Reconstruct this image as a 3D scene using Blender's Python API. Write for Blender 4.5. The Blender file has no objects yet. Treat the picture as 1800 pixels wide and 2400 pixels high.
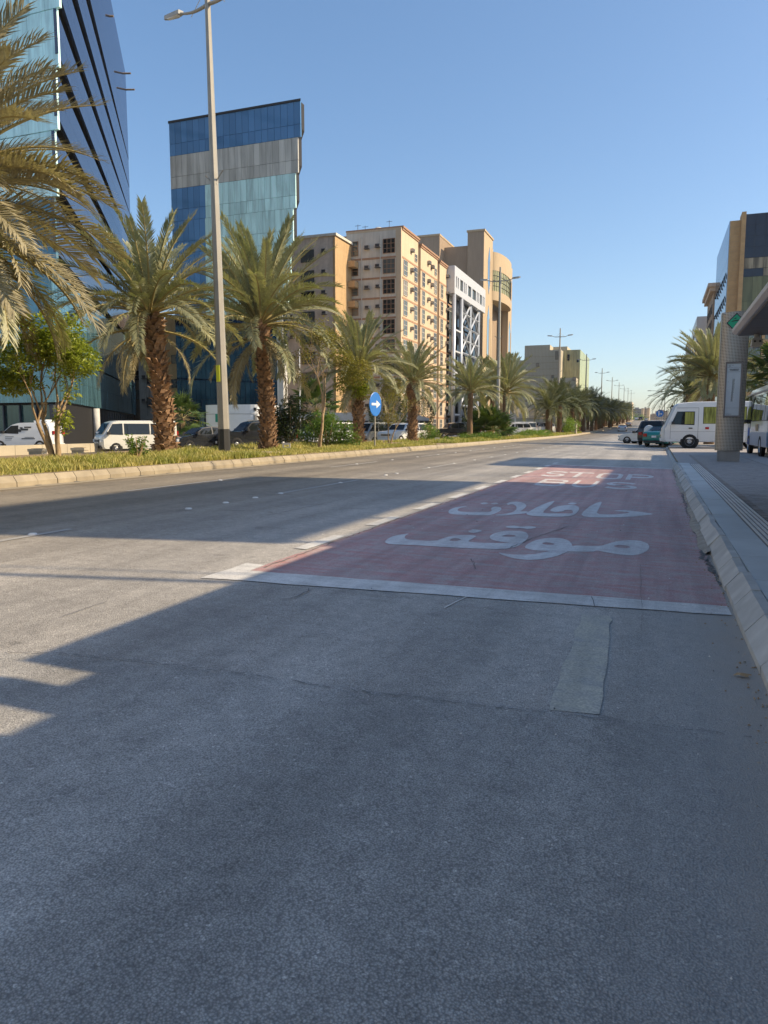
import bpy, math, random
from mathutils import Vector, Matrix
from mathutils.geometry import tessellate_polygon
R = math.radians
PI = math.pi
random.seed(7)
scene = bpy.context.scene
col = scene.collection

# ------------------------------------------------------------------ camera
F = 1720.0; HY = 1005.0; VXP = 1540.0; H = 1.35
PIT = math.atan((1200 - HY) / F)
YAW = math.atan((VXP - 900) * math.cos(PIT) / F)
cam_d = bpy.data.cameras.new('camera')
cam = bpy.data.objects.new('camera', cam_d); col.objects.link(cam)
cam.location = (0, 0, H)
cam.rotation_euler = (PI / 2 - PIT, 0, YAW)
cam_d.sensor_fit = 'VERTICAL'; cam_d.sensor_height = 36.0; cam_d.lens = 36.0 * F / 2400
cam_d.clip_start = 0.05; cam_d.clip_end = 9000
scene.camera = cam

# ------------------------------------------------------------------ world, sun, exposure
SUN_EL = R(34.0); SUN_DIR_A = R(16.0)          # angle from +X towards +Y
wd = bpy.data.worlds.new('World'); scene.world = wd; wd.use_nodes = True
wn = wd.node_tree.nodes; wl = wd.node_tree.links
sky = wn.new('ShaderNodeTexSky'); sky.sky_type = 'NISHITA'; sky.sun_disc = False
sky.sun_elevation = SUN_EL; sky.sun_rotation = PI / 2 - SUN_DIR_A
sky.altitude = 600; sky.air_density = 1.0; sky.dust_density = 1.6; sky.ozone_density = 2.2
gm_ = wn.new('ShaderNodeGamma'); gm_.inputs[1].default_value = 0.82; wl.new(sky.outputs[0], gm_.inputs[0])
hs = wn.new('ShaderNodeHueSaturation'); hs.inputs['Saturation'].default_value = 1.2; wl.new(gm_.outputs[0], hs.inputs['Color'])
wl.new(hs.outputs[0], wn['Background'].inputs[0])
wn['Background'].inputs[1].default_value = 0.115
sd = bpy.data.lights.new('sun', 'SUN'); sd.energy = 2.75; sd.angle = R(0.55); sd.color = (1.0, 0.80, 0.53)
sun = bpy.data.objects.new('sun', sd); col.objects.link(sun)
sv = Vector((math.cos(SUN_DIR_A) * math.cos(SUN_EL), math.sin(SUN_DIR_A) * math.cos(SUN_EL), math.sin(SUN_EL)))
sun.rotation_euler = sv.to_track_quat('Z', 'Y').to_euler(); sun.location = (30, 10, 60)
vs = scene.view_settings
vs.view_transform = 'Standard'; vs.look = 'None'; vs.gamma = 1.0; vs.use_curve_mapping = False
vs.exposure = 1.16
scene.render.engine = 'CYCLES'
scene.cycles.max_bounces = 6; scene.cycles.diffuse_bounces = 3; scene.cycles.glossy_bounces = 3
scene.cycles.transparent_max_bounces = 8

# ------------------------------------------------------------------ picture point -> place on the ground
_cy, _sy, _cp, _sp = math.cos(YAW), math.sin(YAW), math.cos(PIT), math.sin(PIT)
_fw = Vector((-_sy * _cp, _cy * _cp, -_sp)); _rt = Vector((_cy, _sy, 0)); _up = Vector((-_sy * _sp, _cy * _sp, _cp))
def ray(x, y): return _fw + _rt * ((x - 900) / F) - _up * ((y - 1200) / F)
def G(x, y, slope=-0.02, z0=0.0):
    d = ray(x, y); t = (z0 - H) / (d.z - slope * d.x); return Vector((t * d.x, t * d.y, H + t * d.z))
def atY(x, y, Y):
    d = ray(x, y); t = Y / d.y; return Vector((t * d.x, Y, H + t * d.z))
def atX(x, y, X):
    d = ray(x, y); t = X / d.x; return Vector((X, t * d.y, H + t * d.z))

# ------------------------------------------------------------------ terrain
def rise(y):
    if y < 80: return 0.0
    if y < 420: return 5.9 * ((y - 80) / 340.0) ** 1.8
    if y < 520: return 5.9 - 0.5 * ((y - 420) / 100.0)
    return max(5.4 - (y - 520) * 0.012, 1.5)
def road_z(x, y): return -0.02 * x + rise(y)
MED_Z = 0.44; PARK_Z = -0.30; WALK_Z = 0.15

# ------------------------------------------------------------------ materials
def nodes(name):
    m = bpy.data.materials.new(name); m.use_nodes = True
    nt = m.node_tree; b = nt.nodes['Principled BSDF']; return m, nt, b
def ramp(nt, src, stops, interp='LINEAR'):
    r = nt.nodes.new('ShaderNodeValToRGB'); r.color_ramp.interpolation = interp
    e = r.color_ramp.elements
    while len(e) < len(stops): e.new(0.5)
    for i, (p, c) in enumerate(stops):
        e[i].position = p; e[i].color = (c, c, c, 1) if isinstance(c, (int, float)) else (*c, 1)
    nt.links.new(src, r.inputs[0]); return r.outputs[0]
def noise(nt, vec, scale, detail=3, rough=0.55, dist=0.0):
    n = nt.nodes.new('ShaderNodeTexNoise'); n.inputs['Scale'].default_value = scale
    n.inputs['Detail'].default_value = detail; n.inputs['Roughness'].default_value = rough
    n.inputs['Distortion'].default_value = dist
    if vec is not None: nt.links.new(vec, n.inputs['Vector'])
    return n.outputs['Fac']
def coords(nt, obj=True, scale=None):
    t = nt.nodes.new('ShaderNodeTexCoord'); o = t.outputs['Object' if obj else 'Generated']
    if not obj: 
        g = nt.nodes.new('ShaderNodeNewGeometry'); o = g.outputs['Position']
    if scale:
        mp = nt.nodes.new('ShaderNodeMapping'); mp.inputs['Scale'].default_value = scale
        nt.links.new(o, mp.inputs[0]); o = mp.outputs[0]
    return o
def mixc(nt, fac, a, b, mode='MIX'):
    m = nt.nodes.new('ShaderNodeMix'); m.data_type = 'RGBA'; m.blend_type = mode
    for s, v in ((m.inputs[0], fac), (m.inputs[6], a), (m.inputs[7], b)):
        if isinstance(v, (int, float)): s.default_value = v
        elif isinstance(v, tuple): s.default_value = (*v, 1)
        else: nt.links.new(v, s)
    return m.outputs[2]
def math_(nt, op, a, b=None):
    m = nt.nodes.new('ShaderNodeMath'); m.operation = op
    for s, v in ((m.inputs[0], a), (m.inputs[1], b)):
        if v is None: continue
        if isinstance(v, (int, float)): s.default_value = v
        else: nt.links.new(v, s)
    return m.outputs[0]
def bump(nt, b, h, strength=0.3, dist=0.01):
    n = nt.nodes.new('ShaderNodeBump'); n.inputs['Strength'].default_value = strength
    n.inputs['Distance'].default_value = dist; nt.links.new(h, n.inputs['Height'])
    nt.links.new(n.outputs[0], b.inputs['Normal']); return n
def cm(c, k): return tuple(min(1, x * k) for x in c)
def rnd(nt):
    return nt.nodes.new('ShaderNodeObjectInfo').outputs['Random']

def M(name, c, rough=0.8, metal=0.0, var=0.12, scale=2.0, bmp=0.0, bscale=60, spec=0.5, orand=0.0, streak=0.0, glob=True):
    m, nt, b = nodes(name)
    v = coords(nt, not glob)
    a = ramp(nt, noise(nt, v, scale, 4), [(0.3, 0.0), (0.7, 1.0)])
    cc = mixc(nt, a, cm(c, 1 - var), cm(c, 1 + var))
    if streak:
        sv_ = coords(nt, not glob, (1.2, 1.2, 0.12))
        s = ramp(nt, noise(nt, sv_, 2.2, 4), [(0.35, 1 - streak), (0.62, 1.0)])
        cc = mixc(nt, 1.0, cc, s, 'MULTIPLY')
    if orand:
        o = ramp(nt, rnd(nt), [(0, 1 - orand), (1, 1.0)])
        cc = mixc(nt, 1.0, cc, o, 'MULTIPLY')
    nt.links.new(cc, b.inputs['Base Color'])
    b.inputs['Roughness'].default_value = rough; b.inputs['Metallic'].default_value = metal
    b.inputs['Specular IOR Level'].default_value = spec
    if bmp: bump(nt, b, noise(nt, v, bscale, 3), bmp, 0.01)
    return m

def asphalt_mat(name, base, dusty=0.5, grain=0.5):
    m, nt, b = nodes(name)
    v = coords(nt, False)
    vo = nt.nodes.new('ShaderNodeTexVoronoi'); vo.inputs['Scale'].default_value = 140; nt.links.new(v, vo.inputs['Vector'])
    stones = ramp(nt, vo.outputs['Distance'], [(0.12, 1.22), (0.75, 0.58)])
    vc = nt.nodes.new('ShaderNodeTexVoronoi'); vc.inputs['Scale'].default_value = 105; nt.links.new(v, vc.inputs['Vector'])
    sep = nt.nodes.new('ShaderNodeSeparateColor'); nt.links.new(vc.outputs['Color'], sep.inputs[0])
    cell = ramp(nt, sep.outputs[0], [(0.0, 0.82), (0.93, 1.06), (0.985, 1.2), (1.0, 1.6)])
    big = mixc(nt, 1.0, ramp(nt, noise(nt, v, 0.35, 5, 0.6), [(0.3, 0.80), (0.7, 1.18)]), ramp(nt, noise(nt, v, 1.7, 6, 0.7, 0.6), [(0.28, 0.72), (0.42, 1.0), (0.72, 1.06)]), 'MULTIPLY')
    mid = ramp(nt, noise(nt, v, 9.0, 4, 0.7), [(0.3, 0.84), (0.7, 1.14)])
    lane = ramp(nt, noise(nt, coords(nt, False, (0.9, 0.035, 1)), 1.6, 4, 0.6), [(0.32, 0.78), (0.68, 1.22)])
    c = mixc(nt, 1.0, base, big, 'MULTIPLY')
    sx0 = nt.nodes.new('ShaderNodeSeparateXYZ'); nt.links.new(v, sx0.inputs[0])
    trk = math_(nt, 'COSINE', math_(nt, 'MULTIPLY', math_(nt, 'ADD', sx0.outputs[0], math_(nt, 'MULTIPLY', noise(nt, coords(nt, False, (0.3, 0.05, 1)), 1.0, 2), 0.8)), 3.93))
    drip = ramp(nt, noise(nt, coords(nt, False, (2.2, 0.9, 1)), 1.3, 5, 0.75), [(0.24, 0.62), (0.34, 1.0)])
    tracks = ramp(nt, math_(nt, 'ADD', math_(nt, 'MULTIPLY', trk, 0.5), 0.5), [(0.0, 0.93), (1.0, 1.06)])
    c = mixc(nt, 1.0, c, mixc(nt, 1.0, drip, tracks, 'MULTIPLY'), 'MULTIPLY')
    for k in (mid, lane): c = mixc(nt, 1.0, c, k, 'MULTIPLY')
    c = mixc(nt, grain, c, mixc(nt, 1.0, c, stones, 'MULTIPLY'))
    c = mixc(nt, grain, c, mixc(nt, 1.0, c, cell, 'MULTIPLY'))
    # sand blown against both kerbs
    sx = nt.nodes.new('ShaderNodeSeparateXYZ'); nt.links.new(v, sx.inputs[0])
    wob = math_(nt, 'MULTIPLY', math_(nt, 'SUBTRACT', noise(nt, v, 2.6, 6, 0.7), 0.5), 0.5)
    xr = math_(nt, 'ADD', sx.outputs[0], wob)
    mr = nt.nodes.new('ShaderNodeMapRange'); mr.inputs['From Min'].default_value = 0.22; mr.inputs['From Max'].default_value = 0.52
    nt.links.new(xr, mr.inputs['Value'])
    c = mixc(nt, math_(nt, 'MULTIPLY', mr.outputs[0], dusty), c, (0.33, 0.275, 0.21))
    ml = nt.nodes.new('ShaderNodeMapRange'); ml.inputs['From Min'].default_value = -11.0; ml.inputs['From Max'].default_value = -11.4
    nt.links.new(xr, ml.inputs['Value'])
    c = mixc(nt, math_(nt, 'MULTIPLY', ml.outputs[0], dusty), c, (0.26, 0.20, 0.12))
    mh = nt.nodes.new('ShaderNodeMapRange'); mh.inputs['From Min'].default_value = -0.25; mh.inputs['From Max'].default_value = 0.35
    nt.links.new(xr, mh.inputs['Value'])
    c = mixc(nt, math_(nt, 'MULTIPLY', mh.outputs[0], 0.35), c, (0.50, 0.50, 0.49))
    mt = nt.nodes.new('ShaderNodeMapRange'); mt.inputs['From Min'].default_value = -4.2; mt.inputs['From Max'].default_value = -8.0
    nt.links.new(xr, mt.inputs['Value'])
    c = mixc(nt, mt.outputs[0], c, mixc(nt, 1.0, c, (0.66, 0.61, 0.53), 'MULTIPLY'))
    nt.links.new(c, b.inputs['Base Color'])
    b.inputs['Roughness'].default_value = 0.62
    b.inputs['Specular IOR Level'].default_value = 0.35
    hh = math_(nt, 'ADD', vo.outputs['Distance'], noise(nt, v, 30, 3))
    bn = bump(nt, b, hh, 0.6, 0.006); bn.invert = True
    return m

def paint_mat(name, c, under, wear=0.5, grain=0.5, sc=7, thr=0.0):
    m, nt, b = nodes(name)
    v = coords(nt, False)
    vo = nt.nodes.new('ShaderNodeTexVoronoi'); vo.inputs['Scale'].default_value = 80; nt.links.new(v, vo.inputs['Vector'])
    st = ramp(nt, vo.outputs['Distance'], [(0.1, 1.08), (0.8, 0.66)])
    vs_ = coords(nt, False, (0.35, 2.2, 1))
    n1 = noise(nt, v, sc, 6, 0.75); n2 = noise(nt, vs_, 5.0, 5, 0.7)
    w = math_(nt, 'ADD', math_(nt, 'MULTIPLY', n1, 0.5), math_(nt, 'MULTIPLY', n2, 0.5))
    f = ramp(nt, w, [(0.5 - 0.13 + thr, wear), (0.5 + 0.02 + thr, wear * 0.3), (0.62 + thr, 0.0)])
    cc = mixc(nt, f, c, under)
    big = mixc(nt, 1.0, ramp(nt, noise(nt, v, 0.5, 4), [(0.3, 0.88), (0.7, 1.1)]), ramp(nt, noise(nt, coords(nt, False, (2.6, 0.10, 1)), 1.4, 5, 0.65), [(0.30, 0.74), (0.6, 1.06)]), 'MULTIPLY')
    cc = mixc(nt, 1.0, cc, big, 'MULTIPLY')
    cc = mixc(nt, grain, cc, mixc(nt, 1.0, cc, st, 'MULTIPLY'))
    nt.links.new(cc, b.inputs['Base Color']); b.inputs['Roughness'].default_value = 0.7
    bn = bump(nt, b, vo.outputs['Distance'], 0.4, 0.004); bn.invert = True
    return m

def facade_glass(name, tint, inner, ior=2.4, wob=0.25, streaks=0.0, rgh=0.02, osc=0.35):
    """coated glass: mirror coat by Fresnel over blinds, a dark room or painted reflected light"""
    m, nt, b = nodes(name); nt.nodes.remove(b)
    out = nt.nodes['Material Output']
    df = nt.nodes.new('ShaderNodeBsdfDiffuse'); gl = nt.nodes.new('ShaderNodeBsdfGlossy')
    gl.inputs['Roughness'].default_value = rgh; gl.inputs['Color'].default_value = (*tint, 1)
    v = coords(nt, False)
    o = ramp(nt, rnd(nt), [(0, 0.86), (1, 1.1)])
    ic = mixc(nt, 1.0, inner, o, 'MULTIPLY')
    if streaks:
        n = noise(nt, coords(nt, False, (1.1, 1.1, 0.13)), 1.2, 4, 0.6, 0.5)
        ic = mixc(nt, 1.0, ic, ramp(nt, n, [(0.35, 1 - streaks), (0.6, 1.15)]), 'MULTIPLY')
    nt.links.new(ic, df.inputs[0])
    fr = nt.nodes.new('ShaderNodeFresnel'); fr.inputs[0].default_value = ior
    bn = nt.nodes.new('ShaderNodeBump'); bn.inputs['Strength'].default_value = wob; bn.inputs['Distance'].default_value = 0.05
    nt.links.new(noise(nt, v, osc, 2, 0.5, 0.4), bn.inputs['Height']); nt.links.new(bn.outputs[0], gl.inputs['Normal'])
    mx = nt.nodes.new('ShaderNodeMixShader'); nt.links.new(fr.outputs[0], mx.inputs[0])
    nt.links.new(df.outputs[0], mx.inputs[1]); nt.links.new(gl.outputs[0], mx.inputs[2])
    nt.links.new(mx.outputs[0], out.inputs[0])
    return m

def leaf_mat(name, c1, c2, trans=0.35, rough=0.5):
    m, nt, b = nodes(name); out = nt.nodes['Material Output']
    v = coords(nt, False)
    n = noise(nt, v, 1.3, 3); 
    f = math_(nt, 'ADD', math_(nt, 'MULTIPLY', n, 0.9), math_(nt, 'MULTIPLY', rnd(nt), 0.35))
    cc = mixc(nt, ramp(nt, f, [(0.35, 0.0), (0.9, 1.0)]), c1, c2)
    cc = mixc(nt, 1.0, cc, ramp(nt, noise(nt, v, 14, 2), [(0.3, 0.75), (0.7, 1.2)]), 'MULTIPLY')
    nt.links.new(cc, b.inputs['Base Color']); b.inputs['Roughness'].default_value = rough
    b.inputs['Specular IOR Level'].default_value = 0.35
    tr = nt.nodes.new('ShaderNodeBsdfTranslucent'); nt.links.new(mixc(nt, 1.0, cc, (1.1, 1.15, 0.5), 'MULTIPLY'), tr.inputs[0])
    mx = nt.nodes.new('ShaderNodeMixShader'); mx.inputs[0].default_value = trans
    nt.links.new(b.outputs[0], mx.inputs[1]); nt.links.new(tr.outputs[0], mx.inputs[2]); nt.links.new(mx.outputs[0], out.inputs[0])
    return m

MT = {}
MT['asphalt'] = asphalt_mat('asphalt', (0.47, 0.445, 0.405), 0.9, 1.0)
MT['asphalt_dark'] = asphalt_mat('asphalt_dark', (0.42, 0.405, 0.375), 0.7, 1.0)
MT['lot'] = M('lot_asphalt', (0.24, 0.225, 0.20), 0.9, var=0.2, scale=0.4, bmp=0.2)
MT['red'] = paint_mat('red_bay_paint', (0.56, 0.265, 0.25), (0.52, 0.43, 0.41), 1.0, 0.8, 5, 0.03)
MT['line'] = paint_mat('white_road_paint', (0.80, 0.79, 0.75), (0.46, 0.45, 0.43), 0.75, 0.5, 10)
MT['letter'] = paint_mat('worn_letter_paint', (0.80, 0.81, 0.79), (0.60, 0.52, 0.52), 0.9, 0.5, 11, 0.0)
MT['faint'] = paint_mat('faint_paint', (0.50, 0.48, 0.44), (0.42, 0.41, 0.39), 1.0, 0.5, 12)
MT['ochre'] = paint_mat('erased_paint', (0.62, 0.59, 0.47), (0.46, 0.45, 0.42), 1.0, 0.9, 6)
MT['crack'] = M('crack', (0.17, 0.167, 0.16), 0.95)
MT['stud'] = M('stud', (0.75, 0.74, 0.7), 0.4)
MT['kerb'] = M('kerb_concrete', (0.56, 0.56, 0.53), 0.85, var=0.15, scale=3.5, bmp=0.25, bscale=90, orand=0.14, streak=0.15)
MT['kerb_l'] = M('kerb_sandy', (0.37, 0.315, 0.225), 0.9, var=0.16, scale=3, bmp=0.3, bscale=60, orand=0.18)
MT['slab'] = M('kerb_slab', (0.56, 0.59, 0.58), 0.8, var=0.1, scale=1.6, bmp=0.15, bscale=90, orand=0.10)
MT['paver'] = M('paver', (0.36, 0.335, 0.315), 0.85, var=0.12, scale=4, bmp=0.25, bscale=90, orand=0.3)
MT['joint'] = M('joint', (0.11, 0.10, 0.09), 0.95, var=0.2)
MT['tactile_rib'] = M('tactile_rib', (0.68, 0.66, 0.62), 0.8, var=0.1)
MT['tactile'] = M('tactile', (0.24, 0.23, 0.215), 0.8, var=0.12, orand=0.15, bmp=0.1)
MT['soil'] = M('soil', (0.30, 0.22, 0.13), 0.95, var=0.25, scale=1.5, bmp=0.5, bscale=20)
MT['sand'] = M('sand_ground', (0.33, 0.28, 0.20), 0.95, var=0.2, scale=0.05, bmp=0.2)
MT['mortar'] = M('gutter_mortar', (0.34, 0.31, 0.26), 0.9, var=0.25, scale=6, bmp=0.5, bscale=30)
MT['blue_glass'] = facade_glass('blue_glass', (0.34, 0.52, 0.80), (0.13, 0.30, 0.55), 1.8, 0.12)  # mirrored sky blue partly put into the inner colour
MT['grey_glass'] = facade_glass('grey_glass', (0.50, 0.50, 0.47), (0.60, 0.59, 0.54), 1.6, 0.3, 0.18)  # grey cladding, brightened by reflected light put into the inner colour
MT['cyan_glare_glass'] = facade_glass('cyan_glare_glass', (0.7, 0.88, 0.88), (0.66, 0.95, 0.93), 1.8, 0.5, 0.2)  # reflected sunlight painted as pale cyan inner colour and streaks
MT['teal_glare_glass'] = facade_glass('teal_glare_glass', (0.42, 0.62, 0.70), (0.09, 0.19, 0.235), 2.4, 0.5, 0.6)  # bright reflections painted as streaked teal inner colour
MT['navy_glass'] = facade_glass('navy_glass', (0.25, 0.42, 0.6), (0.004, 0.014, 0.035), 2.0, 0.15)
MT['side_glass'] = facade_glass('side_glass', (0.62, 0.66, 0.74), (0.035, 0.05, 0.085), 2.0, 0.10)
MT['ground_glass'] = facade_glass('ground_glass', (0.5, 0.62, 0.62), (0.02, 0.05, 0.055), 1.9, 0.3, 0.3)
MT['win_dark'] = facade_glass('win_dark', (0.6, 0.66, 0.72), (0.012, 0.016, 0.02), 1.9, 0.35)
MT['win_grey'] = facade_glass('win_grey', (0.7, 0.72, 0.7), (0.10, 0.12, 0.12), 2.0, 0.3)
MT['brown_glass'] = facade_glass('brown_glass', (0.20, 0.22, 0.26), (0.02, 0.025, 0.035), 2.6, 0.9)
MT['olive_glass'] = facade_glass('olive_glass', (0.5, 0.5, 0.36), (0.13, 0.125, 0.065), 2.0, 0.8, 0.3)
MT['sky_glass'] = facade_glass('sky_glass', (0.75, 0.8, 0.86), (0.10, 0.12, 0.14), 3.4, 0.1)
MT['sand_reflection'] = facade_glass('sand_reflection', (0.4, 0.4, 0.4), (0.36, 0.31, 0.22), 1.6, 0.9, 0.6)  # reflection of beige buildings painted into these panes
MT['win_blind'] = facade_glass('win_blind', (0.7, 0.72, 0.7), (0.28, 0.25, 0.20), 1.8, 0.3)
MT['black'] = M('black_gap', (0.012, 0.012, 0.014), 0.7)
MT['frame'] = M('dark_frame', (0.03, 0.035, 0.045), 0.5)
MT['wframe'] = M('white_frame', (0.55, 0.54, 0.5), 0.6)
MT['apt'] = M('apartment_stone', (0.62, 0.49, 0.34), 0.9, var=0.06, scale=0.25, bmp=0.1, streak=0.12)
MT['apt_band'] = M('apartment_band', (0.40, 0.24, 0.15), 0.9, var=0.08, streak=0.1)
MT['apt_grey'] = M('apartment_tiles', (0.66, 0.62, 0.54), 0.8, var=0.09, scale=0.35, streak=0.15)
MT['ochrewall'] = M('ochre_wall', (0.50, 0.34, 0.18), 0.9, var=0.08, streak=0.15)
MT['pink'] = M('pink_wall', (0.64, 0.53, 0.43), 0.9, var=0.08, streak=0.15)
MT['silver'] = M('silver_panel', (0.56, 0.57, 0.58), 0.45, 0.15, var=0.05)
MT['steel'] = M('steel_lattice', (0.50, 0.53, 0.57), 0.35, 0.4, var=0.05)
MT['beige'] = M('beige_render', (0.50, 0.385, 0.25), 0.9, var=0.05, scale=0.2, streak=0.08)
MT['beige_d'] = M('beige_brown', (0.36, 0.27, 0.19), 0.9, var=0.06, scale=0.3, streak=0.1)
MT['pale'] = M('pale_cladding', (0.47, 0.42, 0.31), 0.7, var=0.05, scale=0.3)
MT['pale_g'] = facade_glass('pale_gold_glass', (0.85, 0.85, 0.6), (0.42, 0.40, 0.22), 1.7, 0.4, 0.3)
MT['white_wall'] = M('white_wall', (0.60, 0.585, 0.55), 0.9, var=0.08, streak=0.2)
MT['sand_wall'] = M('sand_wall', (0.46, 0.40, 0.29), 0.9, var=0.12, scale=0.8, bmp=0.2)
MT['stone_r'] = M('right_stone', (0.46, 0.30, 0.15), 0.9, var=0.12, scale=1.2, bmp=0.1)
MT['grey_wall'] = M('grey_wall', (0.36, 0.345, 0.32), 0.9, var=0.08, streak=0.25)
MT['brown_wall'] = M('brown_wall', (0.20, 0.15, 0.11), 0.9, var=0.15, streak=0.2)
MT['ac'] = M('ac_unit', (0.42, 0.38, 0.33), 0.7, orand=0.4)
MT['far1'] = M('far_wall', (0.46, 0.36, 0.28), 0.9, var=0.1, scale=0.1)
MT['far2'] = M('far_wall_grey', (0.34, 0.32, 0.30), 0.9, var=0.1, scale=0.1)
MT['pole'] = M('pole_grey', (0.36, 0.34, 0.29), 0.55, 0.3, var=0.08)
MT['pole_black'] = M('pole_black', (0.03, 0.03, 0.03), 0.6)
MT['lamp'] = M('lamp_head', (0.40, 0.40, 0.38), 0.5)
MT['sblue'] = M('sign_blue', (0.02, 0.17, 0.55), 0.4, var=0.03)
MT['white'] = M('white_paint', (0.78, 0.78, 0.76), 0.4, var=0.03)
MT['yellow'] = M('yellow_tag', (0.75, 0.80, 0.02), 0.5, var=0.03)
MT['sgrey'] = M('sign_back', (0.42, 0.43, 0.43), 0.5, 0.3)
MT['green'] = M('sign_green', (0.0, 0.25, 0.17), 0.5, var=0.05)
MT['logo'] = M('logo_green', (0.01, 0.42, 0.20), 0.35, var=0.03)
MT['ink'] = M('ink', (0.04, 0.045, 0.05), 0.6)
MT['paper'] = M('timetable_paper', (0.50, 0.55, 0.58), 0.15, var=0.04)
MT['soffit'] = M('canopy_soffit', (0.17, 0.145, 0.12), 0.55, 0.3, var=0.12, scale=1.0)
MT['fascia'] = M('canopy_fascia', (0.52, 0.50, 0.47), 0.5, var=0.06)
MT['tyre'] = M('tyre', (0.018, 0.018, 0.018), 0.85)
MT['rim'] = M('rim', (0.45, 0.45, 0.46), 0.35, 0.7)
MT['glass'] = facade_glass('car_glass', (0.8, 0.85, 0.88), (0.012, 0.015, 0.017), 1.55, 0.05)
MT['lens'] = M('lens', (0.65, 0.67, 0.68), 0.12)
MT['tail'] = M('tail_red', (0.45, 0.02, 0.02), 0.25)
MT['plastic'] = M('black_plastic', (0.025, 0.025, 0.027), 0.5)
MT['chrome'] = M('chrome', (0.7, 0.7, 0.7), 0.2, 0.9)
MT['curtain'] = M('curtain', (0.30, 0.32, 0.06), 0.8, var=0.3, scale=9)
_nt = MT['curtain'].node_tree; _f = noise(_nt, coords(_nt, False, (16, 16, 0.4)), 1.0, 3)
_nt.links.new(mixc(_nt, ramp(_nt, _f, [(0.35, 0.0), (0.65, 1.0)]), (0.14, 0.15, 0.03), (0.40, 0.42, 0.10)), _nt.nodes['Principled BSDF'].inputs['Base Color'])
MT['busgrey'] = M('bus_grey_blue', (0.22, 0.32, 0.46), 0.3, var=0.08)
MT['busblue'] = M('bus_blue', (0.02, 0.10, 0.36), 0.55, var=0.04)
MT['bark'] = M('bark', (0.36, 0.26, 0.15), 0.9, var=0.25, scale=8, bmp=0.6, bscale=25)
MT['trunk'] = M('palm_trunk', (0.20, 0.125, 0.07), 0.95, var=0.3, scale=9, bmp=0.8, bscale=25)
MT['boot'] = M('palm_boot', (0.40, 0.25, 0.145), 0.9, var=0.3, scale=14, bmp=0.5, bscale=40, orand=0.4, glob=False)
MT['rachis'] = M('rachis', (0.33, 0.27, 0.11), 0.6)
MT['palm'] = leaf_mat('palm_leaf', (0.215, 0.24, 0.135), (0.47, 0.46, 0.29), 0.22, 0.45)
MT['palm_dry'] = leaf_mat('palm_leaf_dry', (0.25, 0.225, 0.14), (0.45, 0.40, 0.26), 0.15, 0.6)
MT['palm_far'] = leaf_mat('palm_leaf_far', (0.075, 0.10, 0.045), (0.19, 0.195, 0.09), 0.2, 0.5)
MT['fan'] = leaf_mat('fan_leaf', (0.05, 0.09, 0.025), (0.11, 0.16, 0.04), 0.25, 0.45)
MT['leaf'] = leaf_mat('tree_leaf', (0.22, 0.29, 0.045), (0.45, 0.48, 0.09), 0.4, 0.4)
MT['leaf_o'] = leaf_mat('olive_tree_leaf', (0.17, 0.18, 0.045), (0.33, 0.29, 0.08), 0.35, 0.45)
MT['leaf_d'] = leaf_mat('dark_leaf', (0.025, 0.045, 0.014), (0.06, 0.085, 0.02), 0.15, 0.45)
MT['leaf_b'] = leaf_mat('bush_leaf', (0.10, 0.19, 0.035), (0.24, 0.34, 0.07), 0.35, 0.4)
MT['grass'] = leaf_mat('grass', (0.22, 0.30, 0.05), (0.60, 0.50, 0.20), 0.35, 0.6)
def car_paint(name, c, metal=0.0, rough=0.28):
    m = M(name, c, rough, metal, var=0.03, spec=0.5)
    b = m.node_tree.nodes['Principled BSDF']; b.inputs['Coat Weight'].default_value = 0.7; b.inputs['Coat Roughness'].default_value = 0.04
    return m
PAINT = dict(white=car_paint('paint_white', (0.74, 0.75, 0.74)), black=car_paint('paint_black', (0.02, 0.022, 0.026), rough=0.18),
             navy=car_paint('paint_navy', (0.015, 0.02, 0.04)), silver=car_paint('paint_silver', (0.42, 0.42, 0.40), 0.5),
             blue=car_paint('paint_blue', (0.03, 0.05, 0.10)), teal=car_paint('paint_teal', (0.0, 0.22, 0.19)),
             brown=car_paint('paint_brown', (0.05, 0.042, 0.035)), grey=car_paint('paint_grey', (0.22, 0.21, 0.20), 0.3),
             cream=car_paint('paint_cream', (0.72, 0.71, 0.64)))

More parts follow.
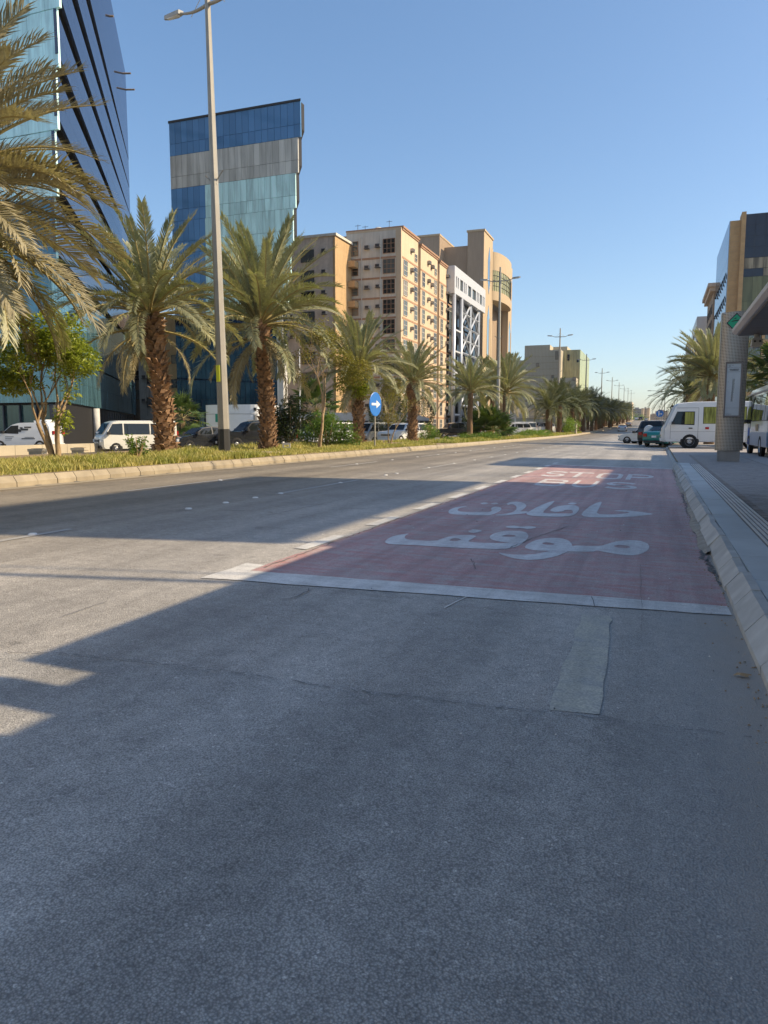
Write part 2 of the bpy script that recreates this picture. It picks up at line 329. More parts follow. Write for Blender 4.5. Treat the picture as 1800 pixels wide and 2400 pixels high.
# ------------------------------------------------------------------ mesh builder
class MB:
    def __init__(s): s.v = []; s.f = []; s.mi = []
    def add(s, vs_, fs, mi=0):
        o = len(s.v); s.v += [tuple(p) for p in vs_]
        for f in fs: s.f.append(tuple(i + o for i in f)); s.mi.append(mi)
        return s
    def box(s, x0, x1, y0, y1, z0, z1, mi=0):
        return s.add([(x0, y0, z0), (x1, y0, z0), (x1, y1, z0), (x0, y1, z0), (x0, y0, z1), (x1, y0, z1), (x1, y1, z1), (x0, y1, z1)],
                     [(0, 3, 2, 1), (4, 5, 6, 7), (0, 1, 5, 4), (1, 2, 6, 5), (2, 3, 7, 6), (3, 0, 4, 7)], mi)
    def quad(s, a, b, c, d, mi=0): return s.add([a, b, c, d], [(0, 1, 2, 3)], mi)
    def prism(s, poly, axis, a, b, mi=0):
        """poly = 2D points, extruded from a to b along axis (x,y,z)"""
        def P(p, t): return {'x': (t, p[0], p[1]), 'y': (p[0], t, p[1]), 'z': (p[0], p[1], t)}[axis]
        n = len(poly); vs_ = [P(p, a) for p in poly] + [P(p, b) for p in poly]
        tri = tessellate_polygon([[Vector((p[0], p[1], 0)) for p in poly]])
        fs = [t for t in tri] + [(t[2] + n, t[1] + n, t[0] + n) for t in tri] + [(i, (i + 1) % n, (i + 1) % n + n, i + n) for i in range(n)]
        return s.add(vs_, fs, mi)
    def tube(s, path, rad, n=6, mi=0, cap=True):
        pts = [Vector(p) for p in path]; o = len(s.v); k = len(pts)
        for i, p in enumerate(pts):
            d = (pts[min(i + 1, k - 1)] - pts[max(i - 1, 0)]).normalized()
            a = d.cross(Vector((0, 0, 1)))
            if a.length < 1e-3: a = Vector((1, 0, 0))
            a.normalize(); b = d.cross(a); r = rad[i] if isinstance(rad, (list, tuple)) else rad
            for j in range(n):
                t = 2 * PI * j / n; s.v.append(tuple(p + a * (r * math.cos(t)) + b * (r * math.sin(t))))
        for i in range(k - 1):
            for j in range(n):
                q = (j + 1) % n
                s.f.append((o + i * n + j, o + i * n + q, o + (i + 1) * n + q, o + (i + 1) * n + j)); s.mi.append(mi)
        if cap:
            s.f.append(tuple(o + j for j in range(n))[::-1]); s.mi.append(mi)
            s.f.append(tuple(o + (k - 1) * n + j for j in range(n))); s.mi.append(mi)
        return s
    def lathe(s, prof, c=(0, 0, 0), axis='z', n=16, mi=0):
        o = len(s.v); k = len(prof)
        for (r, h) in prof:
            for j in range(n):
                t = 2 * PI * j / n; u, w = r * math.cos(t), r * math.sin(t)
                p = {'z': (u, w, h), 'y': (u, h, w), 'x': (h, u, w)}[axis]
                s.v.append((p[0] + c[0], p[1] + c[1], p[2] + c[2]))
        for i in range(k - 1):
            for j in range(n):
                q = (j + 1) % n
                s.f.append((o + i * n + j, o + i * n + q, o + (i + 1) * n + q, o + (i + 1) * n + j)); s.mi.append(mi)
        return s
    def holed(s, outer, holes, z, mi=0):
        """flat polygon with holes; points are Vectors; z(x,y) gives the height"""
        loops = [[Vector((p[0], p[1], 0)) for p in outer]] + [[Vector((p[0], p[1], 0)) for p in h] for h in holes]
        flat = [p for l in loops for p in l]
        tri = tessellate_polygon(loops)
        vs_ = [(p.x, p.y, z(p.x, p.y)) for p in flat]; out = []
        for t in tri:
            a, b, c = (flat[i] for i in t)
            out.append(t if (b - a).cross(c - a).z > 0 else (t[2], t[1], t[0]))
        return s.add(vs_, out, mi)
    def mesh(s, name, mats, smooth=False):
        me = bpy.data.meshes.new(name); me.from_pydata(s.v, [], s.f)
        for m in (mats if isinstance(mats, (list, tuple)) else [mats]): me.materials.append(MT[m] if isinstance(m, str) else m)
        if any(s.mi): me.polygons.foreach_set('material_index', s.mi)
        if smooth: me.polygons.foreach_set('use_smooth', [True] * len(me.polygons))
        me.update(); return me

def link(name, data, parent=None, loc=(0, 0, 0), rot=(0, 0, 0), scale=None, kind=None):
    o = bpy.data.objects.new(name, data); col.objects.link(o)
    if parent: o.parent = parent
    o.location = loc; o.rotation_euler = rot
    if scale: o.scale = scale
    if kind: o['kind'] = kind
    return o
def part(name, mb, mats, parent, loc=(0, 0, 0), rot=(0, 0, 0), smooth=False, kind=None, label=None):
    me = mb if isinstance(mb, bpy.types.Mesh) else mb.mesh(name, mats, smooth)
    o = link(name, me, parent, loc, rot, kind=kind)
    if label: o['label'] = label
    return o
def tag(o, label, cat, group=None):
    o['label'] = label; o['category'] = cat
    if group: o['group'] = group
    return o
def thing(name, label, cat, loc=(0, 0, 0), rz=0.0, group=None):
    return tag(link(name, None, None, loc, (0, 0, rz)), label, cat, group)
def struct(name, mb, mats, parent=None, smooth=False):
    o = link(name, mb.mesh(name, mats, smooth), parent)
    if parent is None: o['kind'] = 'structure'
    return o
_bc = {}
def boxmesh(sx, sy, sz, mat):
    k = (round(sx, 3), round(sy, 3), round(sz, 3), mat)
    if k not in _bc: _bc[k] = MB().box(-sx / 2, sx / 2, -sy / 2, sy / 2, -sz / 2, sz / 2).mesh('box', mat)
    return _bc[k]

# ------------------------------------------------------------------ setting: ground, road, walks
ys = [-60, -30, -10, 0, 10, 20, 30, 50, 80] + [80 + 12 * i for i in range(1, 38)] + [560, 620, 700, 850, 1100, 1500, 2500, 5000]
def profile(x, y):
    r = rise(y)
    if x <= -24: return PARK_Z - 0.03 + r
    if x <= -20.6: return 0.30 + (x + 20.6) / 3.4 * 0.63 + r if x > -24 else 0
    if x <= -11.72: return MED_Z + r
    if x < 0.75: return -0.14 + r
    return WALK_Z - 0.03 + r
def grid(xs, ys_, zf):
    m = MB(); n = len(xs)
    m.v = [(x, y, zf(x, y)) for y in ys_ for x in xs]
    for j in range(len(ys_) - 1):
        for i in range(n - 1):
            a = j * n + i; m.f.append((a, a + 1, a + n + 1, a + n)); m.mi.append(0)
    return m
g = grid([-4000, -600, -120, -60, -24, -22, -20.7, -16, -11.9, -11.72, -11.71, 0.765, 0.775, 5, 20, 60, 300, 4000], ys,
         lambda x, y: profile(x, y) if not (-11.715 < x < 0.77) else -0.3 + rise(y))
ground = struct('ground', g, 'sand')
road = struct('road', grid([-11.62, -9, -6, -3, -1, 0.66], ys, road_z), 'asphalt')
struct('parking_lot', grid([-62, -45, -33, -24.4, -21.9], [y for y in ys if y < 260], lambda x, y: (PARK_Z if x < -24 else PARK_Z + 0.55) + rise(y) + 0.004), 'lot')
med = struct('median_soil', grid([-20.6, -18, -14, -11.75], ys, lambda x, y: MED_Z + 0.006 + rise(y)), 'soil')
walk = struct('sidewalk', grid([0.77, 1.45, 3, 8, 16, 30], [y for y in ys if y < 420], lambda x, y: WALK_Z - 0.006 + rise(y)), 'paver')

# painted markings, each a sheet on the road
def lift(k): return lambda x, y: road_z(x, y) + k
def sheet(name, pts, mat, k, holes=(), parent=road):
    return part(name, MB().holed(pts, holes, lift(k)), mat, parent)
def rag(pts, step=0.35, amp=0.02):
    out = []
    for i, p in enumerate(pts):
        q = Vector(pts[(i + 1) % len(pts)][:2]); p = Vector(p[:2]); n = max(1, int((q - p).length / step))
        for j in range(n):
            w = p.lerp(q, j / n); out.append(w + Vector((random.uniform(-amp, amp), random.uniform(-amp, amp))))
    return out
sheet('asphalt_patch', rag([(-11.5, -8), (0.60, -8), (0.60, 3.52), (-1.96, 3.32), (-3.49, 3.08), (-6.5, 2.7), (-11.5, 2.2)], 0.16, 0.022), 'asphalt_dark', 0.004)
sheet('bus_bay', rag([(-3.42, 5.72), (0.56, 6.02), (0.545, 26.6), (-3.46, 26.6)], 0.4, 0.012), 'red', 0.004)
sheet('stop_line', rag([(-3.62, 5.27), (0.57, 5.80), (0.56, 6.10), (-3.40, 5.72), (-3.42, 6.02), (-3.62, 6.02)], 0.25, 0.012), 'line', 0.0062)
sheet('bay_end_line', [(-3.46, 26.6), (0.54, 26.6), (0.54, 26.9), (-3.46, 26.9)], 'line', 0.008)
y = 6.95
for k in range(11):
    sheet('dash', rag([(-3.60, y), (-3.44, y), (-3.44, y + 1.05), (-3.60, y + 1.05)], 0.3, 0.008), 'line', 0.008); y += 2.05
for k in range(9):
    sheet('lane_dash', [(-3.62, 30 + k * 9), (-3.48, 30 + k * 9), (-3.48, 33 + k * 9), (-3.62, 33 + k * 9)], 'faint', 0.006)
for X, y0 in ((-6.65, 3.0), (-9.28, 2.0)):
    for k in range(14):
        sheet('lane_dash', rag([(X - 0.05, y0 + k * 9.2), (X + 0.05, y0 + k * 9.2), (X + 0.05, y0 + k * 9.2 + 4.0), (X - 0.05, y0 + k * 9.2 + 4.0)], 0.5, 0.012), 'faint', 0.006)
sheet('erased_arrow_stem', rag([G(1365, 1440), G(1432, 1446), G(1405, 1677), G(1285, 1665)], 0.12, 0.012), 'ochre', 0.0062)
sheet('scratch', [G(1040, 1425), G(1070, 1410), G(1100, 1396), G(1100, 1398), G(1070, 1412), G(1042, 1427)], 'line', 0.006)
studs = [(-6.72, 6.47), (-6.66, 9.41), (-6.63, 10.4), (-6.63, 11.36), (-6.62, 12.28), (-6.66, 15.18), (-9.26, 14.32), (-9.28, 22.49), (-6.65, 18.13), (-6.63, 18.94)]
studs += [(-6.65, 22 + 3.1 * i) for i in range(12)] + [(-9.28, 26 + 3.1 * i) for i in range(10)]
stud_me = MB().lathe([(0.001, 0.022), (0.04, 0.018), (0.055, 0.0)], n=10).mesh('road_stud', 'stud', True)
for (x, yy) in studs: link('road_stud', stud_me, road, (x, yy, road_z(x, yy) + 0.001))

# lettering traced as strokes in a unit box, then painted on the bay
def strokes(paths, w):
    """mitred ribbons -> list of quads in unit space"""
    out = []
    for p in paths:
        P = [Vector(q) for q in p]; n = len(P); L = []; Rr = []
        closed = (P[0] - P[-1]).length < 1e-6
        for i in range(n):
            a = P[i - 1] if i > 0 else (P[-2] if closed else P[0]); b = P[i + 1] if i < n - 1 else (P[1] if closed else P[-1])
            d1 = (P[i] - a).normalized() if (P[i] - a).length else (b - P[i]).normalized()
            d2 = (b - P[i]).normalized() if (b - P[i]).length else d1
            t = (d1 + d2); t = t.normalized() if t.length > 1e-6 else d1
            nn = Vector((-t.y, t.x)); k = w / 2 / max(0.45, nn.dot(Vector((-d1.y, d1.x))))
            L.append(P[i] + nn * k); Rr.append(P[i] - nn * k)
        out.append((L, Rr))
    return out
def arc(cx, cy, rx, ry, a0, a1, n=8): return [(cx + rx * math.cos(R(a0 + (a1 - a0) * i / n)), cy + ry * math.sin(R(a0 + (a1 - a0) * i / n))) for i in range(n + 1)]
GL = {
 'B': [[(0.1, 0.08), (0.1, 0.92), (0.62, 0.92)] + arc(0.62, 0.72, 0.26, 0.20, 90, -90) + [(0.12, 0.52)], [(0.12, 0.08), (0.66, 0.08)] + arc(0.66, 0.29, 0.26, 0.21, -90, 60)],
 'U': [[(0.1, 1.0), (0.1, 0.35)] + arc(0.5, 0.35, 0.4, 0.27, 180, 360) + [(0.9, 1.0)]],
 'S': [arc(0.52, 0.71, 0.38, 0.21, 20, 270, 10) + arc(0.5, 0.29, 0.40, 0.21, 90, -160, 10)],
 'T': [[(0.0, 0.92), (1.0, 0.92)], [(0.5, 0.84), (0.5, 0.0)]],
 'O': [[(0.1, 0.2), (0.1, 0.8), (0.22, 0.92), (0.78, 0.92), (0.9, 0.8), (0.9, 0.2), (0.78, 0.08), (0.22, 0.08), (0.1, 0.2)]],
 'P': [[(0.1, 0.0), (0.1, 0.92), (0.6, 0.92)] + arc(0.6, 0.68, 0.3, 0.24, 90, -90) + [(0.18, 0.44)]],
}
def road_letter(ch, x0, x1, y0, y1):
    m = MB()
    for q, (L, Rr) in enumerate(strokes(GL[ch], 0.17)):
        k = 0.0068 + 0.0006 * q
        vs_ = []
        for a, b in zip(L, Rr):
            for p in (a, b):
                X = x0 + p.x * (x1 - x0); Y = y0 + p.y * (y1 - y0); vs_.append((X, Y, road_z(X, Y) + k))
        m.add(vs_, [(2 * i, 2 * i + 1, 2 * i + 3, 2 * i + 2) for i in range(len(L) - 1)])
    part('painted_letter', m, 'letter', road)
yb0 = G(1300, 1140).y; yb1 = G(1300, 1124).y; yt0 = G(1300, 1117.5).y; yt1 = G(1300, 1105).y
def xof(px, py): return G(px, py).x
road_letter('B', xof(1239, 1140), xof(1322, 1137), yb0, yb1)
road_letter('U', xof(1333, 1140), xof(1410, 1126), yb0, yb1)
road_letter('S', xof(1414, 1137), xof(1497, 1135), yb0, yb1)
road_letter('S', xof(1262, 1114), xof(1323, 1115), yt0, yt1)
road_letter('T', xof(1338, 1106), xof(1398, 1106), yt0, yt1)
road_letter('O', xof(1397, 1117), xof(1460, 1117), yt0, yt1)
road_letter('P', xof(1469, 1117), xof(1534, 1108), yt0, yt1)
AR = [
 (2.552, 890, 1220, [
  ([(1090, 187), (1145, 150), (1300, 157), (1340, 150), (1400, 130), (1470, 120), (1550, 122), (1600, 138), (1615, 160), (1600, 185), (1560, 205), (1500, 213), (1420, 205), (1350, 193), (1300, 181), (1270, 191)], [[(1395, 155), (1430, 148), (1480, 152), (1503, 163), (1470, 169), (1420, 165)]]),
  ([(865, 165), (880, 145), (930, 120), (1000, 107), (1080, 107), (1130, 122), (1150, 145), (1150, 162), (1130, 185), (1090, 205), (1040, 222), (960, 237), (880, 240), (800, 230), (740, 212), (700, 193), (780, 205), (850, 208), (920, 205), (980, 195), (1020, 185), (940, 183), (890, 175)], [[(965, 138), (1010, 133), (1050, 144), (1035, 150), (990, 148)]]),
  ([(655, 100), (680, 80), (740, 66), (810, 64), (870, 70), (890, 90), (885, 110), (860, 135), (830, 155), (800, 165), (740, 175), (560, 171), (380, 162), (200, 150), (60, 146), (30, 135), (40, 118), (70, 100), (120, 88), (180, 80), (150, 95), (150, 110), (170, 118), (330, 128), (400, 102), (460, 92), (540, 90), (580, 95), (560, 110), (520, 130), (600, 137), (720, 139), (785, 134), (740, 132), (690, 125), (665, 115)], [[(415, 120), (440, 110), (470, 110), (490, 118), (460, 127), (425, 126)], [(725, 97), (760, 87), (800, 90), (820, 97), (790, 104), (750, 102)]]),
  ([(525, 65), (565, 55), (620, 65), (570, 78), (540, 76)], []),
  ([(740, 42), (800, 33), (850, 42), (900, 35), (945, 45), (890, 57), (850, 48), (800, 52)], [])]),
 (3.318, 1040, 1160, [
  ([(35, 135), (45, 118), (90, 98), (200, 86), (120, 105), (105, 120), (120, 132), (250, 138), (350, 137), (375, 128), (365, 105), (400, 92), (445, 100), (450, 118), (420, 138), (370, 158), (330, 162), (200, 160), (80, 155), (45, 148)], []),
  ([(278, 68), (320, 60), (355, 68), (310, 77)], []), ([(362, 70), (400, 62), (430, 68), (390, 78)], []),
  ([(485, 70), (520, 58), (580, 55), (630, 68), (645, 90), (620, 115), (590, 133), (650, 130), (655, 145), (540, 156), (470, 165), (385, 162), (480, 150), (540, 138), (570, 110), (560, 85), (530, 72), (500, 82)], []),
  ([(640, 155), (650, 140), (720, 100), (800, 65), (870, 45), (830, 85), (765, 140), (800, 148), (900, 148), (1000, 148), (1005, 140), (1000, 122), (940, 120), (930, 132), (860, 137), (825, 128), (840, 108), (900, 88), (980, 80), (1040, 88), (1055, 110), (1040, 140), (1000, 168), (900, 175), (700, 170)], []),
  ([(960, 68), (1000, 60), (1040, 68), (1010, 78), (980, 75)], []),
  ([(1065, 155), (1100, 120), (1150, 80), (1235, 48), (1210, 100), (1185, 152), (1300, 157), (1400, 150), (1460, 138), (1310, 125), (1380, 120), (1480, 128), (1600, 145), (1640, 152), (1560, 163), (1440, 175), (1250, 180), (1100, 175)], [])])]
k = 0
def smooth_poly(P):
    out = []
    n = len(P)
    for i in range(n):
        a, b = Vector(P[i]), Vector(P[(i + 1) % n]); out += [a.lerp(b, 0.22), a.lerp(b, 0.78)]
    return out
for sc, ox, oy, polys in AR:
    for outer, holes in polys:
        f = lambda P: [G(ox + p[0] / sc, oy + p[1] / sc) for p in smooth_poly(P)]
        sheet('painted_letter', f(outer), 'letter', 0.0064 + 0.0006 * (k % 5), [f(h) for h in holes]); k += 1

# cracks: thin dark ribbons with branches
def crack(pts, w=0.012, amp=0.03, step=0.09, gap=0.0):
    P = [Vector(p[:2]) for p in pts]; line = []
    for i in range(len(P) - 1):
        n = max(2, int((P[i + 1] - P[i]).length / step))
        for j in range(n): line.append(P[i].lerp(P[i + 1], j / n) + Vector((random.uniform(-amp, amp), random.uniform(-amp, amp))))
    m = MB(); vs_ = []
    for i, p in enumerate(line):
        d = (line[min(i + 1, len(line) - 1)] - line[max(i - 1, 0)]).normalized(); nn = Vector((-d.y, d.x)) * w * random.uniform(0.15, 0.6)
        for q in (p + nn, p - nn): vs_.append((q.x, q.y, road_z(q.x, q.y) + 0.0098))
    m.add(vs_, [(2 * i, 2 * i + 1, 2 * i + 3, 2 * i + 2) for i in range(len(line) - 1) if random.random() >= gap])
    part('crack', m, 'crack', road)
def gp(*a): return [G(*p) for p in a]
crack(gp((655, 1408), (700, 1400), (740, 1375)), 0.012)
crack(gp((1195, 1285), (1250, 1262), (1340, 1232)), 0.014, 0.01)
crack(gp((150, 1445), (230, 1420), (280, 1405)), 0.014)
crack(gp((1105, 1312), (1113, 1325), (1110, 1340)), 0.01, 0.015)
crack(gp((1385, 1400), (1395, 1425), (1390, 1410)), 0.008, 0.01)
crack([(-3.36, 5.9), (-3.40, 9.5), (-3.38, 14), (-3.40, 20)], 0.02, 0.02)
crack(gp((0, 1530), (163, 1536), (400, 1560), (600, 1586), (800, 1618), (1000, 1640), (1250, 1672)), 0.009, 0.016, .035, .3)
crack(gp((1250, 1672), (1400, 1688), (1560, 1706), (1780, 1732)), 0.007, 0.018, .035, .45)
crack([(0.55, 9.2), (0.50, 8.4), (0.56, 7.4)], 0.05, 0.03, 0.05)
crack([(0.56, 6.9), (0.52, 12), (0.55, 18), (0.54, 26)], 0.03, 0.03, 0.07)
crack(gp((1505, 1480), (1503, 1400), (1500, 1320)), 0.003, 0.006)
crack([(-5.2, 9), (-5.1, 14), (-5.3, 22)], 0.012, 0.02, 0.15)
crack(gp((700, 1500), (760, 1490), (820, 1494)), 0.006, 0.02)
rng = random.Random(3)
lit = MB()
for i in range(700):
    Y = rng.uniform(1.5, 27); X = 0.585 - abs(rng.gauss(0, .09)); s = rng.uniform(0.003, 0.011); z = road_z(X, Y) + 0.004; a = rng.uniform(0, 3)
    c_, s_ = math.cos(a) * s, math.sin(a) * s
    lit.add([(X - c_, Y - s_, z), (X + s_ * .6, Y - c_ * .6, z), (X + c_, Y + s_, z), (X - s_ * .6, Y + c_ * .6, z), (X, Y, z + s * .8)], [(0, 1, 4), (1, 2, 4), (2, 3, 4), (3, 0, 4)], rng.choice((0, 1, 1, 2)))
link('gutter_litter', lit.mesh('gutter_litter', ['mortar', 'bark', 'soil']), road, kind='stuff')
bits = MB()
for i in range(110):
    X = rng.uniform(-4.5, 0.5); Y = rng.uniform(1.0, 12); s = rng.uniform(0.002, 0.005) * (1 + Y * 0.10); z = road_z(X, Y) + 0.006
    bits.add([(X - s, Y, z), (X, Y - s, z), (X + s, Y, z), (X, Y + s, z), (X, Y, z + s * 1.2)], [(0, 1, 4), (1, 2, 4), (2, 3, 4), (3, 0, 4)], rng.choice((0, 0, 1)))
o = link('gravel', bits.mesh('gravel', ['stud', 'crack']), road, kind='stuff')

# kerbs: every stone its own piece
def kerb_piece(L, sgn, hgt, w=0.17, ch=0.085, chh=0.10, base=-0.16, name='kerb_stone', mat='kerb'):
    # section in (x,z); face towards the road at x=0, top inwards at sgn*w
    sec = [(0, base), (0, hgt - chh), (sgn * ch, hgt), (sgn * w, hgt), (sgn * w, base)]
    return MB().prism(sec, 'y', 0.007, L - 0.007).mesh(name, mat)
rk = thing('kerb', 'grey chamfered concrete kerb with dirty joints along the right edge of the red bus bay', 'kerb')
kr = kerb_piece(0.75, 1, WALK_Z + 0.012, 0.175, 0.11, 0.13)
for i in range(40):
    yy = -2.3 + i * 0.75
    o = link('kerb_stone', kr, rk, (0.592 + random.uniform(-.009, .009), yy, random.uniform(-.008, .006)), (0, random.uniform(-.02, .02), random.uniform(-.012, .012)))
cor = thing('far_right_kerb', 'grey kerb running on past the totem towards the parked minibus', 'kerb')
for i in range(46):
    o = link('kerb_stone', kr, cor, (0.592, 27.7 + i * 0.75, -.012 - .03 * min(i, 3)), (0, random.uniform(-.012, .012), 0))
fk = MB()
for i in range(len(ys) - 1):
    y0, y1 = max(ys[i], 62.2), ys[i + 1]
    if y1 <= 62.2 or y1 > 1200: continue
    sec = [(.59, -.1), (.60, .06), (.68, .14), (.80, .14)]
    for q in range(3): fk.quad((sec[q][0], y0, sec[q][1] + rise(y0)), (sec[q + 1][0], y0, sec[q + 1][1] + rise(y0)), (sec[q + 1][0], y1, sec[q + 1][1] + rise(y1)), (sec[q][0], y1, sec[q][1] + rise(y1)))
o = part('far_kerb', fk, 'kerb', cor); o['kind'] = 'stuff'
# low mortar fillet at the kerb foot with a broken edge
mf = MB(); rows = []
for i in range(180):
    yy = 8.6 + i * 0.10; w = 0.06 + 0.03 * math.sin(i * 0.071) + 0.02 * math.sin(i * .31) + random.uniform(-.008, .008)
    rows.append([(0.59 - w, yy, road_z(0.5, yy) + 0.006), (0.59 - w * 0.4, yy, 0.022), (0.603, yy, 0.035)])
for i in range(len(rows) - 1):
    for j in range(2): mf.quad(rows[i][j], rows[i][j + 1], rows[i + 1][j + 1], rows[i + 1][j])
part('mortar_fillet', mf, 'mortar', rk)
lk = thing('median_kerb', 'sunlit sand coloured kerb of bevelled stones in front of the grassy median', 'kerb')
kl = kerb_piece(0.52, -1, 0.215, 0.19, 0.09, 0.12, -0.12, mat='kerb_l')
for i in range(80):
    yy = 3.0 + i * 0.52
    link('kerb_stone', kl, lk, (-11.55 + random.uniform(-.008, .008), yy, 0.23), (0, random.uniform(-.015, .015), random.uniform(-.008, .008)))
ms = MB()
for i in range(len(ys) - 1):
    y0, y1 = max(ys[i], 44.6), ys[i + 1]
    if y1 <= 44.6 or y1 > 1200: continue
    a0, a1 = road_z(-11.55, y0), road_z(-11.55, y1)
    sec = [(-11.55, -.12), (-11.55, .10), (-11.64, .22), (-11.76, .22), (-11.76, -.12)]
    for q in range(4): ms.quad((sec[q][0], y0, sec[q][1] + a0), (sec[q][0], y1, sec[q][1] + a1), (sec[q + 1][0], y1, sec[q + 1][1] + a1), (sec[q + 1][0], y0, sec[q + 1][1] + a0))
o = part('far_kerb', ms, 'kerb_l', lk); o['kind'] = 'stuff'
part('gutter', grid([-11.54, -11.22], [2 + 2 * i for i in range(60)], lambda x, y: road_z(x, y) + 0.005), 'kerb_l', lk)
dm = MB().box(-0.03, 0.03, -0.06, 0.06, 0, 0.006).mesh('weep_mark', 'crack')
for i in range(60): link('weep_mark', dm, lk, (-11.50, 4 + i * 1.04, 0.237))

# border slabs, tactile strip, pavers
bs = thing('border_slabs', 'pale concrete slabs lying between the right kerb and the ribbed tactile strip', 'paving')
sl = MB().box(0.775, 1.095, 0.004, 1.196, 0.02, WALK_Z + 0.010).mesh('slab', 'slab')
for i in range(25): link('slab', sl, bs, (0, -2 + i * 1.2, random.uniform(-.003, .003)))
ts = thing('tactile_strip', 'ribbed tactile strip running beside the pale border slabs to the totem', 'paving')
tm = MB().box(1.105, 1.395, 0.004, 0.296, 0.02, WALK_Z + 0.004)
for k_ in range(5): tm.box(1.122 + k_ * 0.056, 1.150 + k_ * 0.056, 0.012, 0.288, WALK_Z + 0.004, WALK_Z + 0.014, 1)
tm = tm.mesh('tactile_tile', ['tactile', 'tactile_rib'])
for i in range(96): link('tactile_tile', tm, ts, (0, -1.8 + i * 0.3, 0))
pv = MB().box(0.003, 0.197, 0.003, 0.097, 0.05, WALK_Z + 0.004).mesh('paver', 'paver')
pj = MB().box(1.40, 3.2, 5.9, 14.4, 0.10, WALK_Z - 0.004)
part('joint_bed', pj, 'joint', walk)
n = 0
for j in range(84):
    for i in range(4 if j < 60 else 2):
        if n < 296: link('paver', pv, walk, (1.405 + i * 0.2 + (0.1 if j % 2 else 0), 6.6 + j * 0.1, random.uniform(-.002, .002))); n += 1
more = MB()
for j in range(300):
    for i in range(10):
        if (j < 60 and i < 4) or (60 <= j < 84 and i < 2): continue
        x0 = 1.405 + i * 0.2 + (0.1 if j % 2 else 0); y0 = 6.6 + j * 0.1; z = WALK_Z + 0.003 + random.uniform(-.002, .002)
        more.box(x0 + .003, x0 + .197, y0 + .003, y0 + .097, 0.10, z)
part('distant_pavers', more, 'paver', walk, kind='stuff')

# ------------------------------------------------------------------ palms
def frond_mesh(name, L, droop, npair=78, lmax=0.50, lw=0.046, mat='palm', vee=0.35, seed=1, gap=0.0, p=1.5, wood='rachis'):
    r = random.Random(seed); m = MB(); N = 16; pts = []; pos = Vector((0, 0, 0)); ang = 0
    for i in range(N + 1):
        s = i / N; pts.append((pos.copy(), -droop * s ** p)); a = -droop * ((i + .5) / N) ** p
        pos = pos + Vector((math.cos(a), 0.04 * math.sin(s * 3 + seed), math.sin(a))) * (L / N)
    def at(s):
        x = s * N; i = min(int(x), N - 1); t = x - i
        return pts[i][0].lerp(pts[i + 1][0], t), pts[i][1] * (1 - t) + pts[i + 1][1] * t
    m.tube([q[0] for q in pts], [0.045 * (1 - i / N) ** 0.8 + 0.006 for i in range(N + 1)], 4, 1, cap=False)
    for k in range(npair):
        s = 0.13 + 0.87 * (k + r.random() * 0.6) / npair
        if s > 1: s = 1
        P, a = at(s); T = Vector((math.cos(a), 0, math.sin(a))); U = Vector((-math.sin(a), 0, math.cos(a)))
        l = lmax * (0.55 + 0.6 * math.sin(min(1, s * 1.25) * PI * 0.62)) * (1 - 0.42 * s ** 3) * r.uniform(0.85, 1.1)
        if s < 0.2: l *= 0.55
        for sd in (-1, 1):
            if r.random() < gap: continue
            fwd = 0.55 + 0.55 * s + r.uniform(-.12, .12); up = vee + r.uniform(-0.22, 0.25)
            D = (T * fwd + Vector((0, sd, 0)) * (1.0 - 0.35 * s) + U * up).normalized()
            W = D.cross(U + Vector((0, 0, .2))).normalized() * (lw / 2)
            mid = P + D * l * 0.55; tip = P + D * l - Vector((0, 0, 1)) * l * r.uniform(0.02, 0.24)
            m.add([P - W * .5, P + W * .5, mid + W, mid - W, tip], [(0, 1, 2, 3), (3, 2, 4)], 0)
    return m.mesh(name, [mat, wood])
FR = {'up': [frond_mesh('frond', 1.0 * 4, 0.55, seed=s) for s in (1, 2)], 'mid': [frond_mesh('frond', 4, 1.05, seed=s) for s in (3, 4, 5)],
      'low': [frond_mesh('frond', 3.8, 1.35, seed=s, vee=0.15) for s in (6, 7)],
      'dry': [frond_mesh('dry_frond', 3.4, 1.1, 60, 0.42, 0.036, 'palm_dry', 0.0, s, 0.1) for s in (8, 9)]}
FRD = {'up': [frond_mesh('frond', 4, 0.7, seed=s, lmax=.6, mat='palm_dry', lw=0.042) for s in (11, 12)], 'mid': [frond_mesh('frond', 4, 1.1, seed=s, lmax=.62, mat='palm_dry') for s in (13, 14, 15)]}
def crown_list(rg, n, dry=0, span=88):
    out = []; ga = 2.399963
    for i in range(n):
        t = (i + 0.5) / n; el = R(86 - span * t ** 0.95) + R(rg.uniform(-8, 8)); az = i * ga + rg.uniform(-.25, .25)
        kind = 'up' if t < 0.42 else ('mid' if t < 0.75 else 'low')
        out.append((kind, az, el, rg.uniform(0.86, 1.06) * (0.9 if t < .1 else 1.0), rg.uniform(-.5, .5)))
    for i in range(dry): out.append(('dry', rg.uniform(0, 6.28), R(rg.uniform(-50, -18)), rg.uniform(.6, 1.0), rg.uniform(-.6, .6)))
    return out
def frond_matrix(az, el, sc, tw): return Matrix.Rotation(az, 4, 'Z') @ Matrix.Rotation(-el, 4, 'Y') @ Matrix.Rotation(tw, 4, 'X') @ Matrix.Scale(sc, 4)
boot_me = MB().add([(-.085, 0, 0), (.085, 0, 0), (-.06, .06, .15), (.06, .06, .15), (-.045, .13, .20), (.045, .13, .20), (-.04, .0, .16), (.04, .0, .16)],
                   [(0, 1, 3, 2), (2, 3, 5, 4), (4, 5, 7, 6), (1, 7, 5, 3), (0, 2, 4, 6)]).mesh('leaf_base', 'boot')
def trunk_r(t, r0): return r0 * (1.12 - 0.30 * t + 0.25 * max(0, (t - .62) / .38) + 0.25 * max(0, .06 - t) / .06)
